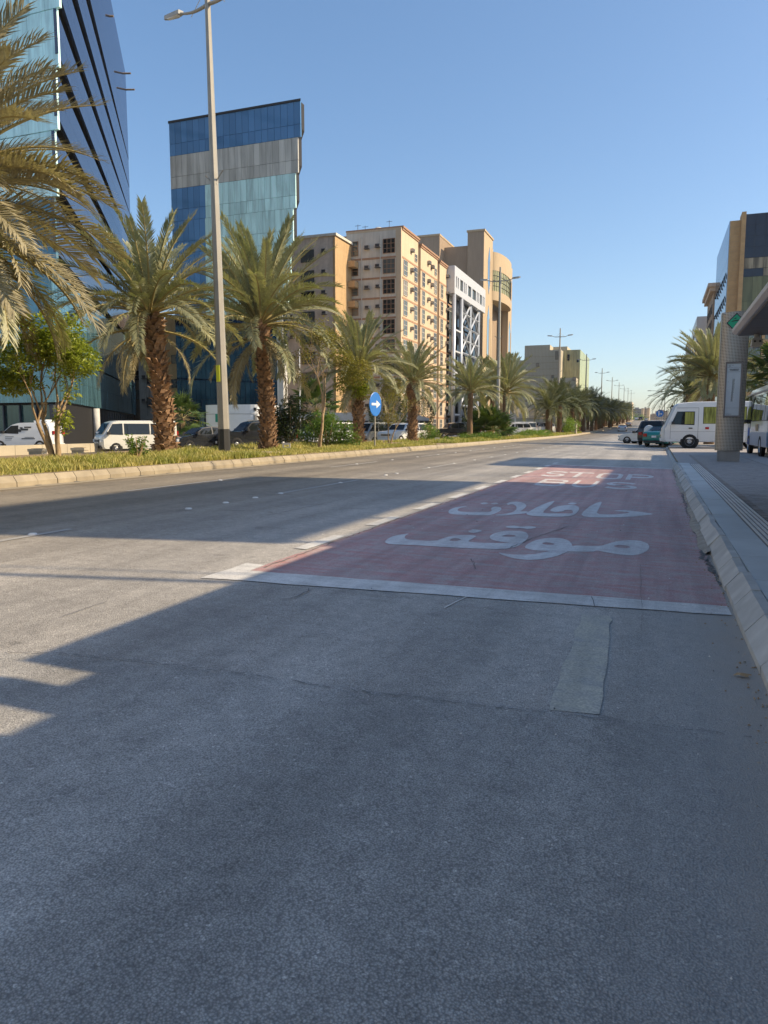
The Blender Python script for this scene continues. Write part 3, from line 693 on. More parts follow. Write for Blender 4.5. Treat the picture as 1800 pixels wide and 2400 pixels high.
def palm(loc, hh, label, fl=4.2, n=70, r0=0.27, seed=1, dry=5, lean=(0, 0), boots=True, extra_dry=False):
    rg = random.Random(seed); t = thing('date_palm', label, 'palm tree', loc, 0, 'date palms planted along the road')
    L = Vector((lean[0], lean[1], 0)); P = lambda s: Vector((0, 0, s * hh)) + L * s * s
    part('trunk', MB().tube([P(i / 10) - Vector((0, 0, .1 if i == 0 else 0)) for i in range(11)], [trunk_r(i / 10, r0 * .86) for i in range(11)], 12), 'trunk', t, smooth=True)
    if boots:
        rows_ = int(hh / 0.155); per = min(9, 285 // rows_)
        for j in range(rows_):
            s = (j + .3) / rows_
            for i in range(per):
                a = 2 * PI * (i + (j % 2) * .5 + rg.uniform(-.1, .1)) / per; rr = trunk_r(s, r0) * 0.93
                o = link('leaf_base', boot_me, t, P(s) + Vector((math.cos(a) * rr, math.sin(a) * rr, rg.uniform(-.03, .03))), (rg.uniform(-.35, .2), rg.uniform(-.25, .25), a - PI / 2 + rg.uniform(-.3, .3)))
                k = rg.uniform(.7, 1.35) * (1 + (.35 if s > .75 else 0)); o.scale = (k * r0 / .27, k, k * rg.uniform(.8, 1.2))
    for kind, az, el, sc, tw in crown_list(rg, n, dry, 108 if extra_dry else 88):
        D = FRD if (extra_dry and kind != 'low' and kind != 'dry') else FR
        me = rg.choice(D.get(kind, FR[kind])) if not (extra_dry and kind == 'low' and rg.random() < .6) else rg.choice(FRD['mid'])
        o = link('dry_frond' if kind == 'dry' else 'frond', me, t); off = Vector((math.cos(az), math.sin(az), 0)) * 0.14
        hz = hh + (0.35 * math.sin(el) if el > 0 else -0.45)
        o.matrix_local = Matrix.Translation(P(1) + off + Vector((0, 0, hz - hh))) @ frond_matrix(az, el, sc * fl / 4, tw)
    return t
P_ = lambda x, y: (x, y, MED_Z + rise(y))
palm(P_(-16.7, 13.3), 6.25, 'big palm at the left edge, its long greyish fronds hanging above the leafy tree', 4.6, 140, 0.30, 21, 36, extra_dry=True)
palm(P_(-17.3, 23.1), 5.0, 'thick trunked date palm left of the lamp post, beside the old white van', 3.7, 72, 0.33, 2, 10, (-0.5, 0))
palm(P_(-16.0, 28.6), 5.3, 'tallest date palm with upright fronds, just right of the lamp post', 4.2, 76, 0.31, 5, 12, (-.35, .1))
palm(P_(-16.3, 39.8), 4.2, 'date palm with green vine leaves under its crown, left of the blue arrow sign', 3.3, 70, 0.29, 6, 5)
palm(P_(-16.2, 49.6), 4.0, 'date palm standing before the dark round ficus trees', 3.1, 66, 0.30, 9, 6)
palm(P_(-14.9, 61.3), 3.9, 'grey green palm in front of the silver lattice building', 3.1, 60, 0.28, 10, 3, boots=False)
palm(P_(-14.4, 74.0), 4.4, 'tall dark palm right of the lamp post before the beige towers', 4.2, 62, 0.28, 12, 4, boots=False)
palm(P_(-17.2, 81.0), 4.8, 'palm half hidden behind the lamp post in front of the beige towers', 4.0, 56, 0.28, 13, 2, boots=False)
# palms further off: crown in one piece
def far_crown(seed, n=44):
    rg = random.Random(seed); m = MB()
    fr = [MB(), MB()]
    me = [frond_mesh('f', 3.7, d, 20, 0.62, 0.075, 'palm_far', 0.2, seed * 5 + i) for i, d in enumerate((0.6, 1.1, 1.5))]
    for kind, az, el, sc, tw in crown_list(rg, n, 2):
        q = me[{'up': 0, 'mid': 1, 'low': 2, 'dry': 2}[kind]]; Mx = frond_matrix(az, el, sc, tw)
        m.add([Mx @ v.co for v in q.vertices], [tuple(p.vertices) for p in q.polygons])
    return m.mesh('crown', 'palm_far')
FC = [far_crown(s) for s in (31, 32, 33)]
tk = MB().tube([(0, 0, -.3), (0, 0, .3), (.02, 0, 1.6), (0, 0, 3.2), (0, 0, 3.7)], [.36, .30, .26, .28, .34], 10)
for j in range(20):
    for i in range(7):
        a = 2 * PI * (i + .5 * (j % 2)) / 7; z = j * .18; rr = .27
        tk.add([(math.cos(a - .3) * rr, math.sin(a - .3) * rr, z), (math.cos(a + .3) * rr, math.sin(a + .3) * rr, z), (math.cos(a) * (rr + .13), math.sin(a) * (rr + .13), z + .22), (math.cos(a) * rr * .9, math.sin(a) * rr * .9, z + .2)], [(0, 1, 2), (1, 3, 2), (3, 0, 2)])
tkm = tk.mesh('trunk', 'trunk')
def far_palm(x, y, label, sc=1.0, th=3.7, i=0, z=None, group='date palms planted along the road'):
    t = thing('date_palm', label, 'palm tree', (x, y, (MED_Z if z is None else z) + rise(y)), random.uniform(0, 6), group)
    a = link('trunk', tkm, t); a.scale = (1, 1, th / 3.7)
    b = link('crown', FC[i % 3], t, (0, 0, th)); b.scale = (sc,) * 3
far_palm(-14.5, 106, 'dark palm with a bare trunk at the head of the dense far row', 1.0, 3.6, 0)
ordn = ['second', 'third', 'fourth', 'fifth', 'sixth', 'seventh']
yy = 114; i = 0
FARP = []
while yy < 400:
    x = -13.4 - (2.6 if i % 2 else 0) + random.uniform(-.5, .5)
    lab = ('%s palm of the dense far median row, counted from the dark one' % ordn[i]) if i < 6 else 'palm merged into the far end of the dense median row'
    far_palm(x, yy, lab, random.uniform(1.08, 1.28), random.uniform(4.0, 5.2), i, group='date palms planted along the road' if i < 6 else 'palms merging in the far end of the median row')
    yy += 6.0 + random.uniform(-1, 1) + (yy - 114) * 0.012; i += 1
palm((3.9, 64, WALK_Z), 5.1, 'large drooping palm on the right behind the white minibus', 4.3, 84, 0.36, 41, 10, boots=False)
far_palm(2.7, 74, 'left hand palm of the right side clump, dark fronds above the minibus roof', 1.1, 4.4, 2, WALK_Z, 'date palms right of the road')
far_palm(6.6, 78, 'rear palm of the right side clump, close against the metal totem', 1.05, 6.0, 0, WALK_Z, 'date palms right of the road')
# fan palms
def fan_leaf_mesh(seed):
    r = random.Random(seed); m = MB(); m.tube([(0, 0, 0), (.5, 0, .1), (.95, 0, .1)], [.018, .012, .01], 4, 1, cap=False)
    for k in range(26):
        a = R(-120 + 240 * k / 25); l = .75 * r.uniform(.8, 1.1) * (1 - .25 * abs(a) / 2.1)
        d = Vector((math.cos(a), math.sin(a), 0)); w = Vector((-d.y, d.x, 0)) * .035; b = Vector((.95, 0, .1))
        m.add([b, b + d * l * .6 + w + Vector((0, 0, .03)), b + d * l * .6 - w, b + d * l - Vector((0, 0, .18 * r.random()))], [(0, 2, 1), (1, 2, 3)])
    return m.mesh('fan_leaf', ['fan', 'rachis'])
FAN = [fan_leaf_mesh(s) for s in (1, 2)]
def fan_palm(loc, th, label, sc=1.0, n=34, seed=1, low=-50):
    rg = random.Random(seed); t = thing('fan_palm', label, 'palm tree', loc)
    if th > .3: part('trunk', MB().tube([(0, 0, -.1), (0, 0, th * .5), (0, 0, th)], [.24 * sc, .17 * sc, .15 * sc], 9), 'trunk', t)
    for i in range(n):
        el = R(85 - (85 - low) * (i + .5) / n) + R(rg.uniform(-8, 8)); o = link('fan_leaf', rg.choice(FAN), t)
        o.matrix_local = Matrix.Translation((0, 0, th)) @ frond_matrix(i * 2.4, el, sc * rg.uniform(.85, 1.1), rg.uniform(-.4, .4))
fan_palm(P_(-14.3, 66.0), 0.3, 'low bushy fan palm on the median below the grey green palm', 1.75, 60, 3, -5)
fan_palm((-33.6, 47, PARK_Z), 2.4, 'fan palm beside the navy sedan, against the brown wall', 1.35, 34, 4)
fan_palm((-27.5, 57.5, PARK_Z), 3.2, 'dark fan palm standing behind the feathery green shrub', 1.7, 34, 5)
fan_palm((8.2, 60, WALK_Z), 4.6, 'fan palm directly right of the metal totem', 2.0, 36, 6)
fan_palm((9.4, 57, WALK_Z), 4.0, 'bushier fan palm above the blue and white bus roof', 2.4, 40, 7)

# ------------------------------------------------------------------ broadleaf trees and shrubs
def leaves(m, rg, c, rad, n, size, mi=0, flat=1.0):
    for _ in range(n):
        while True:
            u = Vector((rg.uniform(-1, 1), rg.uniform(-1, 1), rg.uniform(-1, 1)))
            if u.length < 1: break
        p = Vector(c) + Vector((u.x * rad[0], u.y * rad[1], u.z * rad[2]))
        d = Vector((rg.uniform(-1, 1), rg.uniform(-1, 1), rg.uniform(-.8, .5))).normalized()
        w = d.cross(Vector((rg.uniform(-.5, .5), rg.uniform(-.5, .5), 1))).normalized(); s = size * rg.uniform(.7, 1.3)
        nn = d.cross(w) * s * .12
        m.add([p, p + d * s * .5 + w * s * .26, p + d * s, p + d * s * .5 - w * s * .26, p + d * s * .5 + nn], [(0, 3, 4), (3, 2, 4), (2, 1, 4), (1, 0, 4)], mi)
def branch(m, rg, p, d, L, r, depth, tips, spread=0.6, n=2, upw=0.25):
    segs = 4; path = [p]; rad = [r]; q = p.copy(); dd = d.copy()
    for i in range(segs):
        dd = (dd + Vector((rg.uniform(-.18, .18), rg.uniform(-.18, .18), rg.uniform(-.05, .12)))).normalized(); q = q + dd * L / segs
        path.append(q.copy()); rad.append(r * (1 - .38 * (i + 1) / segs))
    m.tube(path, rad, 7 if depth > 2 else 4, cap=False)
    if depth == 0: tips.append(q.copy()); return
    if depth <= 2: tips.append(q.copy())
    for _ in range(n + (rg.random() < .4)):
        nd = (dd + Vector((rg.uniform(-1, 1), rg.uniform(-1, 1), rg.uniform(-.4, .7))) * spread + Vector((0, 0, upw))).normalized()
        branch(m, rg, q, nd, L * rg.uniform(.6, .85), rad[-1] * .75, depth - 1, tips, spread, n, upw)
def tree(name, label, loc, stems, L, r, depth, clumps, mat, seed, lsize=.12, per=46, cr=.34, cat='tree', spread=.6, keep=1.0, twigs=True):
    rg = random.Random(seed); t = thing(name, label, cat, loc); w = MB(); tips = []
    for (dx, dy, k) in stems: branch(w, rg, Vector((dx * .35, dy * .35, -.1)), Vector((dx, dy, 1)).normalized(), L * k, r * k, depth, tips, spread)
    part('trunk', w, 'bark', t, smooth=True)
    c = MB()
    for q in tips:
        if rg.random() < keep: leaves(c, rg, q, (cr, cr, cr * .7), per, lsize)
    for (x, y, z, rx, ry, rz, nn) in clumps: leaves(c, rg, (x, y, z), (rx, ry, rz), nn, lsize)
    part('crown', c, mat, t); return t
# leafy multi-stem tree at the left edge
tree('leafy_tree', 'leafy yellow green tree with several pale stems at the left edge of the grass', P_(-16.6, 17.0), [(-.30, .05, 1), (-.12, -.1, .95), (.06, .1, 1.05), (.16, -.05, .9)],
     1.3, .085, 3, [(-1.3, -.2, 2.3, .75, .6, .4, 1100), (.75, .2, 2.9, .75, .6, .5, 1000), (-.1, .2, 3.4, 1.1, .8, .4, 1300), (-.9, .1, 3.1, .8, .7, .5, 700), (.2, .15, 1.15, .3, .25, .4, 200), (-.05, 0, 3.9, 1.3, .9, .4, 700), (-1.9, 0, 3.0, .7, .6, .6, 600)], 'leaf', 11, .15, 26, .3, keep=.6)
tree('slender_tree', 'slender pale stemmed tree with sparse olive leaves, left of the blue arrow sign', P_(-13.5, 28.5), [(0, 0, 1), (.07, .04, .9)],
     2.0, .075, 4, [(1.55, .3, 3.3, .75, .6, .65, 1500), (.9, .3, 3.9, .6, .5, .4, 600), (-.7, 0, 4.0, .5, .4, .35, 260), (.3, 0, 4.6, .8, .6, .4, 500), (-.9, .1, 3.0, .35, .3, .3, 120)], 'leaf_o', 5, .11, 9, .33, spread=.75, keep=.85)
tree('vine_clump', 'glossy green leaves wrapped under the crown of the palm left of the blue sign', (-16.3, 39.6, MED_Z + 2.3), [(0, 0, .4)], .8, .03, 1,
     [(-.2, -.3, 1.2, 1.15, .9, .9, 2200), (.5, -.3, 1.0, .7, .7, .8, 900)], 'leaf', 6, .14, 10, .3, 'vine')
tree('bare_shrub_tree', 'thin shrub tree with few leaves right of the blue arrow sign', P_(-14.6, 40.5), [(-.1, 0, 1), (.12, 0, .9)], 1.2, .05, 3, [(0, 0, 1.6, .55, .5, .5, 500), (.1, 0, 3.2, .8, .6, .8, 700)], 'leaf_o', 8, .11, 8, .3, 'tree')
def bush(label, loc, r, n, mat, seed, size=.12, cat='shrub', name='shrub', lumps=14, feather=False):
    rg = random.Random(seed); t = thing(name, label, cat, loc); w = MB(); c = MB()
    for i in range(10):
        a = rg.uniform(0, 6.28); w.tube([(0, 0, -.05), (math.cos(a) * r[0] * .4, math.sin(a) * r[1] * .4, r[2] * .7), (math.cos(a) * r[0] * .7, math.sin(a) * r[1] * .7, r[2] * 1.3)], [.03, .02, .008], 4, cap=False)
    part('stems', w, 'bark', t)
    for i in range(lumps):
        a = rg.uniform(0, 6.28); q = math.sqrt(rg.random()) * .75; hz = rg.uniform(.35, 1.55) * (1 - .35 * q)
        leaves(c, rg, (math.cos(a) * q * r[0], math.sin(a) * q * r[1], r[2] * hz), (r[0] * .38, r[1] * .38, r[2] * .42), n // lumps, size)
    part('foliage', c, mat, t); return t
bush('big feathery bright green shrub at the foot of the slender tree', P_(-15.9, 34.6), (1.75, 1.4, 1.05), 5200, 'leaf_b', 1, .13, lumps=20)
bush('dark oleander bush behind the slender tree, taller than the feathery shrub', P_(-19.6, 37.5), (1.6, 1.5, 1.7), 3800, 'leaf_d', 2, .17, lumps=18)
bush('small pale green sapling in front of the old white van', P_(-15.2, 18.9), (.42, .4, .5), 420, 'leaf_b', 3, .11, lumps=8)
bush('little bush beside the low concrete marker on the second island', P_(-15.2, 52.5), (1.2, 1.0, .45), 1300, 'leaf_b', 4, .12)
bush('low dark hedge on the median under the grey green palm', P_(-13.6, 60.5), (2.0, 3.4, .42), 2600, 'leaf_b', 5, .13, lumps=22)
bush('tangled bush with white blossoms beside the ficus trees', P_(-16.6, 55), (1.4, 1.2, .8), 1500, 'leaf_b', 6, .12)
bush('long low hedge in front of the parked white vans', P_(-13.2, 86), (1.6, 10, .5), 3200, 'leaf_b', 7, .2, lumps=40)
bush('thicket of tall reeds between the trunks of the far palm row', P_(-12.9, 122), (1.2, 6, 1.6), 2200, 'leaf_b', 8, .3, lumps=30)
def topiary(label, loc, r, hz, seed):
    rg = random.Random(seed); t = thing('ficus_tree', label, 'tree', loc); part('trunk', MB().tube([(0, 0, -.1), (0, 0, hz)], [.14, .11], 8), 'bark', t)
    c = MB(); 
    for i in range(5200):
        u = Vector((rg.gauss(0, 1), rg.gauss(0, 1), rg.gauss(0, 1))).normalized() * rg.uniform(.88, 1.03)
        k = 1 + .05 * math.sin(u.x * 7 + seed) * math.sin(u.z * 6)
        leaves(c, rg, (u.x * r[0] * k, u.y * r[1] * k, hz + r[2] * .8 + u.z * r[2] * k), (.06, .06, .06), 1, .16)
    part('crown', c, 'leaf_d', t)
topiary('left one of the two clipped dark round ficus trees', (-24.4, 67, PARK_Z), (1.9, 1.9, 1.9), 1.7, 1)
topiary('right one of the two clipped dark round ficus trees, nearer the silver building', (-23.4, 73, PARK_Z), (1.9, 1.9, 1.85), 1.7, 2)
topiary('small round dark tree by the parked white vans', (-26.5, 112, PARK_Z + rise(112)), (1.9, 1.9, 1.6), 1.6, 3)
topiary('wide dark tree behind the canopy tent', (-27.0, 126, PARK_Z + rise(126)), (3.2, 3.2, 1.8), 1.4, 4)
# far green mass before the distant blocks
rg = random.Random(5); m = MB()
for i in range(70):
    x = rg.uniform(-75, -8); y = rg.uniform(560, 640); leaves(m, rg, (x, y, rise(y) + rg.uniform(1, 7)), (6, 5, 3.4), 60, 1.5)
tag(link('distant_trees', m.mesh('distant_trees', 'leaf_b'), None, kind='stuff'), 'distant mass of green trees below the far apartment blocks', 'trees')

# ------------------------------------------------------------------ grass on the median
def grass(name, areas, label, seed):
    rg = random.Random(seed); v = []; f = []
    for (x0, x1, y0, y1, n, h0, h1, dens) in areas:
        for i in range(n):
            x = rg.uniform(x0, x1); y = rg.uniform(y0, y1)
            k = .5 + .5 * math.sin(x * 2.1 + 1.3 * math.sin(y * .7)) * math.sin(y * 1.1 + .6 * x)
            if rg.random() > dens + (1 - dens) * k: continue
            hh = rg.uniform(h0, h1) * (.28 + .85 * k); a = rg.uniform(0, 6.28); b = rg.uniform(0, 6.28); w = .010 + .00035 * y
            dx, dy = math.cos(a) * w, math.sin(a) * w; lx, ly = math.cos(b) * hh * .45, math.sin(b) * hh * .45; z = MED_Z + rise(y); o = len(v)
            v += [(x - dx, y - dy, z), (x + dx, y + dy, z), (x + lx * .4 + dx * .7, y + ly * .4 + dy * .7, z + hh * .62), (x + lx * .4 - dx * .7, y + ly * .4 - dy * .7, z + hh * .62), (x + lx, y + ly, z + hh)]
            f += [(o, o + 1, o + 2, o + 3), (o + 3, o + 2, o + 4)]
    me = bpy.data.meshes.new(name); me.from_pydata(v, [], f); me.materials.append(MT['grass']); me.update()
    tag(link(name, me, None, kind='stuff'), label, 'grass')
grass('grass', [(-12.5, -11.85, 7, 21, 9000, .08, .24, .3), (-15.5, -12.2, 7, 22, 26000, .09, .31, .3), (-18, -15, 9, 26, 9000, .05, .17, .25), (-15, -12.3, 24, 41, 15000, .06, .20, .25), (-19, -15, 26, 41, 7000, .1, .3, .3), (-12.6, -11.9, 19, 41, 6000, .06, .16, .25)],
      'long dry yellow green grass growing on the near median island behind the sandy kerb', 1)
grass('grass', [(-14.5, -11.95, 45, 75, 14000, .12, .32, .5), (-18, -14.5, 46, 80, 7000, .1, .3, .4), (-14, -12, 75, 130, 9000, .15, .4, .5)], 'greener patchy grass on the second median island beyond the gap', 2)

# ------------------------------------------------------------------ buildings
class Bld:
    def __init__(s, name, label, loc): s.o = Vector(loc); s.t = thing(name, label, 'building', loc)
    def part(s, name, mb, mat, **k): return part(name, mb, mat, s.t, loc=-s.o, **k)      # mesh given in world coordinates
    def put(s, name, me, p, rz=0, scale=None): return link(name, me, s.t, Vector(p) - s.o, (0, 0, rz), scale)
def angle_of(n): return math.atan2(n[0], -n[1])
_wc = {}
def win_meshes(w, h, nx, ny, fr='wframe', pane='win_dark', bar=.06):
    k = (round(w, 2), round(h, 2), nx, ny, fr, pane)
    if k not in _wc:
        f = MB(); b = bar
        f.box(-w / 2, w / 2, -.10, .02, -h / 2, -h / 2 + b); f.box(-w / 2, w / 2, -.10, .02, h / 2 - b, h / 2)
        f.box(-w / 2, -w / 2 + b, -.097, .017, -h / 2 + b, h / 2 - b); f.box(w / 2 - b, w / 2, -.097, .017, -h / 2 + b, h / 2 - b)
        for i in range(1, nx): x = -w / 2 + w * i / nx; f.box(x - b / 2, x + b / 2, -.09, .01, -h / 2 + b, h / 2 - b)
        for j in range(1, ny): z = -h / 2 + h * j / ny; f.box(-w / 2 + b, w / 2 - b, -.083, .005, z - b / 2, z + b / 2)
        p = MB().box(-w / 2 + .01, w / 2 - .01, -.035, .01, -h / 2 + .01, h / 2 - .01)
        _wc[k] = (f.mesh('window', fr), p.mesh('pane', pane))
    return _wc[k]
def window(b, p, n, w, h, nx=2, ny=2, fr='wframe', pane='win_dark', bar=.06):
    pane = random.choice((pane, pane, 'win_grey', 'win_dark', 'win_blind')) if pane in ('win_dark', 'win_grey') else pane
    a, c = win_meshes(w, h, nx, ny, fr, pane, bar); o = b.put('window', a, p, angle_of(n)); link('pane', c, o); return o
acm = MB().box(-.36, .36, -.46, .02, -.24, .24).box(-.30, .30, -.475, -.46, -.18, .18, 1).box(-.4, .4, -.5, .02, -.30, -.24, 1).mesh('air_conditioner', ['ac', 'frame'])
def ac(b, p, n): return b.put('air_conditioner', acm, p, angle_of(n), (random.uniform(.9, 1.1),) * 3)

# --- slanted glass office at the left edge
gb = Bld('glass_office', 'tall leaning glass office building with dark slanted gaps, filling the left edge', (-49, 50, PARK_Z))
d = Vector((math.sin(R(-32.3)), math.cos(R(-32.3)), 0)); nrm = Vector((d.y, -d.x, 0)); LEN = 58.0
zs = [3.6, 8.0, 15.0, 20.5, 25.7, 30.4, 34.9, 39.0, 43.2, 56.0]
offs = [0, 0.2, .9, 1.3, 1.7, 2.1, 2.45, 2.8, 3.15]
P0 = Vector((-48.6, 50, 0)); core = MB()
far = P0 + d * LEN
core.prism([(-95, 50.6), (P0.x - .6, 50.6), (far.x - .6, far.y + .1), (-95, far.y + .1)], 'z', PARK_Z, 55.6)
gb.part('core', core, 'black')
cnt = 0
for i in range(len(zs) - 1):
    z0, z1 = zs[i], zs[i + 1]; off = offs[i]; gp0 = .10 if i < 2 else .55      # thickness of the dark gap under each tier at the near corner
    A = P0 + Vector((off, 0, 0)); Bp = far + Vector((off * .12, 0, 0)); N = 30; m = MB()
    rows_ = 2 if z1 - z0 < 6 else 3 if z1 - z0 < 9 else 4
    for r in range(rows_):
        for k in range(N):
            a0 = A.lerp(Bp, k / N); a1 = A.lerp(Bp, (k + 1) / N); t0, t1 = 1 - k / N, 1 - (k + 1) / N
            za = lambda t, q: (z0 + gp0 * t * (1.9)) + (z1 - z0 - gp0 * t * 1.9 - .04) * q
            e = .012; q0, q1 = r / rows_ , (r + 1) / rows_
            u = (a1 - a0).normalized() * e
            p = [a0 + u, a1 - u, a1 - u, a0 + u]; zz = [za(t0, q0) + e, za(t1, q0) + e, za(t1, q1) - e, za(t0, q1) - e]
            o_ = len(m.v)
            m.v += [(p[j].x, p[j].y, zz[j]) for j in range(4)] + [(p[j].x - nrm.x * .25, p[j].y - nrm.y * .25, zz[j]) for j in range(4)]
            for ff in ((0, 1, 2, 3), (0, 4, 5, 1), (1, 5, 6, 2), (2, 6, 7, 3), (3, 7, 4, 0)): m.f.append(tuple(o_ + x for x in ff)); m.mi.append(0)
    gb.part('side_glazing', m, 'teal_glare_glass' if i < 2 else 'side_glass')
    # slab and soffit behind the tier
    gb.part('soffit', MB().prism([(-95, 50.35), (A.x - .3, 50.35), (Bp.x - .3, Bp.y), (-95, Bp.y)], 'z', z0 + gp0 * 2.0 if i > 1 else z0 + .08, z1 - .12), 'black')
    if i < 9:
        w = 0.82 * 1.9; ncol = 15; hh = (z1 - z0 - .05) / rows_
        mat = 'cyan_glare_glass' if 3 <= i <= 6 else 'teal_glare_glass' if i < 3 else 'blue_glass'
        for r in range(rows_):
            for k in range(ncol):
                x1 = A.x - .02 - k * w
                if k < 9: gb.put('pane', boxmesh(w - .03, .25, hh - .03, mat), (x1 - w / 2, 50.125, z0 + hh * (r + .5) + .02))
                else: core_ = None
        m2 = MB()
        for r in range(rows_):
            for k in range(9, 26): x1 = A.x - .02 - k * w; m2.box(x1 - w + .015, x1 - .015, 50, 50.25, z0 + hh * r + .035, z0 + hh * (r + 1) + .005)
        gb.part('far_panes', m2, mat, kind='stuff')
# ground floor glazing with dark fins, entrance and white column
fin = boxmesh(.12, .3, 3.75, 'frame')
for k in range(22): 
    gb.put('glazing_panel', boxmesh(1.85, .06, 3.75, 'ground_glass'), (P0.x - .6 - 1.9 * k - .95, 50.5, 1.55)); gb.put('fin', fin, (P0.x - .6 - 1.9 * k, 50.42, 1.55))
for k in range(30):
    s = .3 + k * 1.9
    if s > LEN - 2: break
    p = P0 + d * (s + .95) - nrm * .5
    if 15 < s < 19:
        continue
    gb.put('glazing_panel', boxmesh(1.85, .06, 3.75, 'ground_glass'), (p.x, p.y, 1.6), angle_of(nrm))
    q = P0 + d * s - nrm * .42; gb.put('fin', fin, (q.x, q.y, 1.6), angle_of(nrm))
q = P0 + d * 19.5 + nrm * .1; gb.part('column', MB().tube([(q.x, q.y, PARK_Z), (q.x, q.y, 3.6)], .38, 14), 'white_wall', smooth=True)
for (s_, e_) in ((0, 0), (1, 1), (2, 2)): pass
for (px, py) in ((238, 38), (283, 172), (293, 210)):
    # roof spouts sit where the sight line meets the side face
    r_ = ray(px, py); t_ = ((far + Vector((0.3, 0, 0))).dot(nrm)) / r_.dot(nrm); pp = Vector((0, 0, H)) + r_ * t_
    gb.part('spout', MB().tube([pp - Vector((1.0, .3, 0)), pp + Vector((1.4, .5, 0))], .14, 4), 'brown_wall')
wl_ = MB()
for (s0, s1) in ((-2, 12), (17, 60)):
    a = P0 + d * s0 + nrm * 5; b2 = P0 + d * s1 + nrm * 5; wl_.prism([(a.x, a.y), (b2.x, b2.y), (b2.x - nrm.x * .25, b2.y - nrm.y * .25), (a.x - nrm.x * .25, a.y - nrm.y * .25)], 'z', PARK_Z, 1.05)
tag(link('plinth_wall', wl_.mesh('plinth_wall', 'white_wall')), 'low white wall with a gap along the foot of the glass office', 'wall')

# --- blue glass tower
tb = Bld('glass_tower', 'blue glass tower widening upwards with a grey band, behind the two front palms', (-48, 76.4, PARK_Z))
XL = -55.2; TOPZ = 37.0; TH = 3.72; XR = -38.0
tb.part('core', MB().prism([(XL + .3, 76.7), (-41.6, 76.7), (-50.5, 92), (XL - 6, 92)], 'z', PARK_Z, 36.6), 'navy_glass')
lowm = MB()
for i in range(9):
    z1 = TOPZ - i * TH; z0 = z1 - TH; xr = XR - i * .36; ncol = 21; w = (xr - XL) / ncol
    for r, (q0, q1) in enumerate(((.36, 1.0), (0.0, .36))):
        for k in range(ncol):
            hh = (q1 - q0) * TH; xc = XL + (k + .5) * w; zc = z0 + (q0 + q1) / 2 * TH
            if i == 0 or (i >= 2 and k < 6): mat = 'blue_glass'
            elif i == 1: mat = 'grey_glass'
            elif i < 6: mat = 'cyan_glare_glass'
            else: mat = 'navy_glass'
            if i >= 6: mat = 'navy_glass'
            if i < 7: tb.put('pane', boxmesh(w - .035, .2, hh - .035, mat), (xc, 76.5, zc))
            else: lowm.box(xc - w / 2 + .02, xc + w / 2 - .02, 76.4, 76.6, zc - hh / 2 + .02, zc + hh / 2 - .02)
    # wedge shaped floor box on the road side, its soffit dark
    tb.part('tier', MB().prism([(xr - .04, z1 - .02), (xr - .04, z0 + .9), (xr - .42, z0), (XL + .1, z0), (XL + .1, z1 - .02)], 'y', 76.62, 77.4, 0).prism([(XL + .1, 77.4), (xr - .45, 77.4), (xr - 9.0, 92), (XL - 6, 92)], 'z', z0 + .05, z1 - .03), 'black')
    tb.part('side_glazing', MB().quad((xr, 76.6, z0 + .9), (xr - 8.6, 91, z0 + .9), (xr - 8.6, 91, z1 - .05), (xr, 76.6, z1 - .05)), 'side_glass')
tb.part('lower_panes', lowm, 'navy_glass', kind='stuff')
tb.part('parapet', MB().prism([(XL - .05, 76.3), (XR + .08, 76.3), (XR - 9, 92), (XL - 6, 92)], 'z', TOPZ, TOPZ + .22), 'frame')
tb.part('edge_pillar', MB().box(-41.3, -40.5, 76.2, 77.2, PARK_Z, 15), 'white_wall')

# --- grey block with wall units between the two glass buildings, brown block behind it
g2 = Bld('grey_block', 'narrow grey plastered block with window air conditioners, left of the thick palm trunk', (-57, 84, PARK_Z))
xl = atY(326, 900, 84).x; zt = atY(326, 787, 84).z
g2.part('wall', MB().box(xl, xl + 9.0, 84, 98, PARK_Z, zt).box(xl - .1, xl + 9.1, 83.9, 98.1, zt, zt + .2), 'grey_wall')
for py in (832, 883, 938, 990):
    p = atY(341, py, 84); ac(g2, (p.x, 83.98, p.z), (0, -1)); p = atY(352, py + 5, 84); window(g2, (p.x, 83.97, p.z), (0, -1), .9, 1.35, 2, 1, 'frame', 'win_dark')
    p = atY(372, py, 84); ac(g2, (p.x, 83.98, p.z), (0, -1))
g2.part('cable', MB().tube([atY(349, 800, 83.9), atY(350, 900, 83.9), atY(349, 960, 83.9)], .03, 4).tube([atY(350, 850, 83.9), atY(342, 915, 83.9), atY(346, 975, 83.9)], .025, 4), 'frame')
b2_ = Bld('brown_block', 'shaded brown block with air conditioners between the thick palm trunk and the blue tower', (-54, 86, PARK_Z))
x0 = atY(392, 900, 82).x; x1 = atY(428, 900, 82).x
b2_.part('wall', MB().box(x0, x1 + 1, 82, 97, PARK_Z, 16), 'ochrewall')
for py in (840, 897, 948): 
    p = atY(420, py, 82); ac(b2_, (p.x, 81.98, p.z), (0, -1)); p = atY(409, py + 2, 82); window(b2_, (p.x, 81.97, p.z), (0, -1), .8, 1.1, 1, 1, 'frame', 'win_dark')
b3_ = Bld('dark_side_block', 'dark brown shaded block directly behind the far end of the glass office', (-84, 100, PARK_Z))
b3_.part('wall', MB().box(-86, atY(330, 900, 100).x, 100, 116, PARK_Z, 20), 'brown_wall')
for py in (835, 880, 925):
    for px in (308, 322): p = atY(px, py, 100); window(b3_, (p.x, 99.97, p.z), (0, -1), 1.0, 1.5, 1, 2, 'frame', 'win_dark')

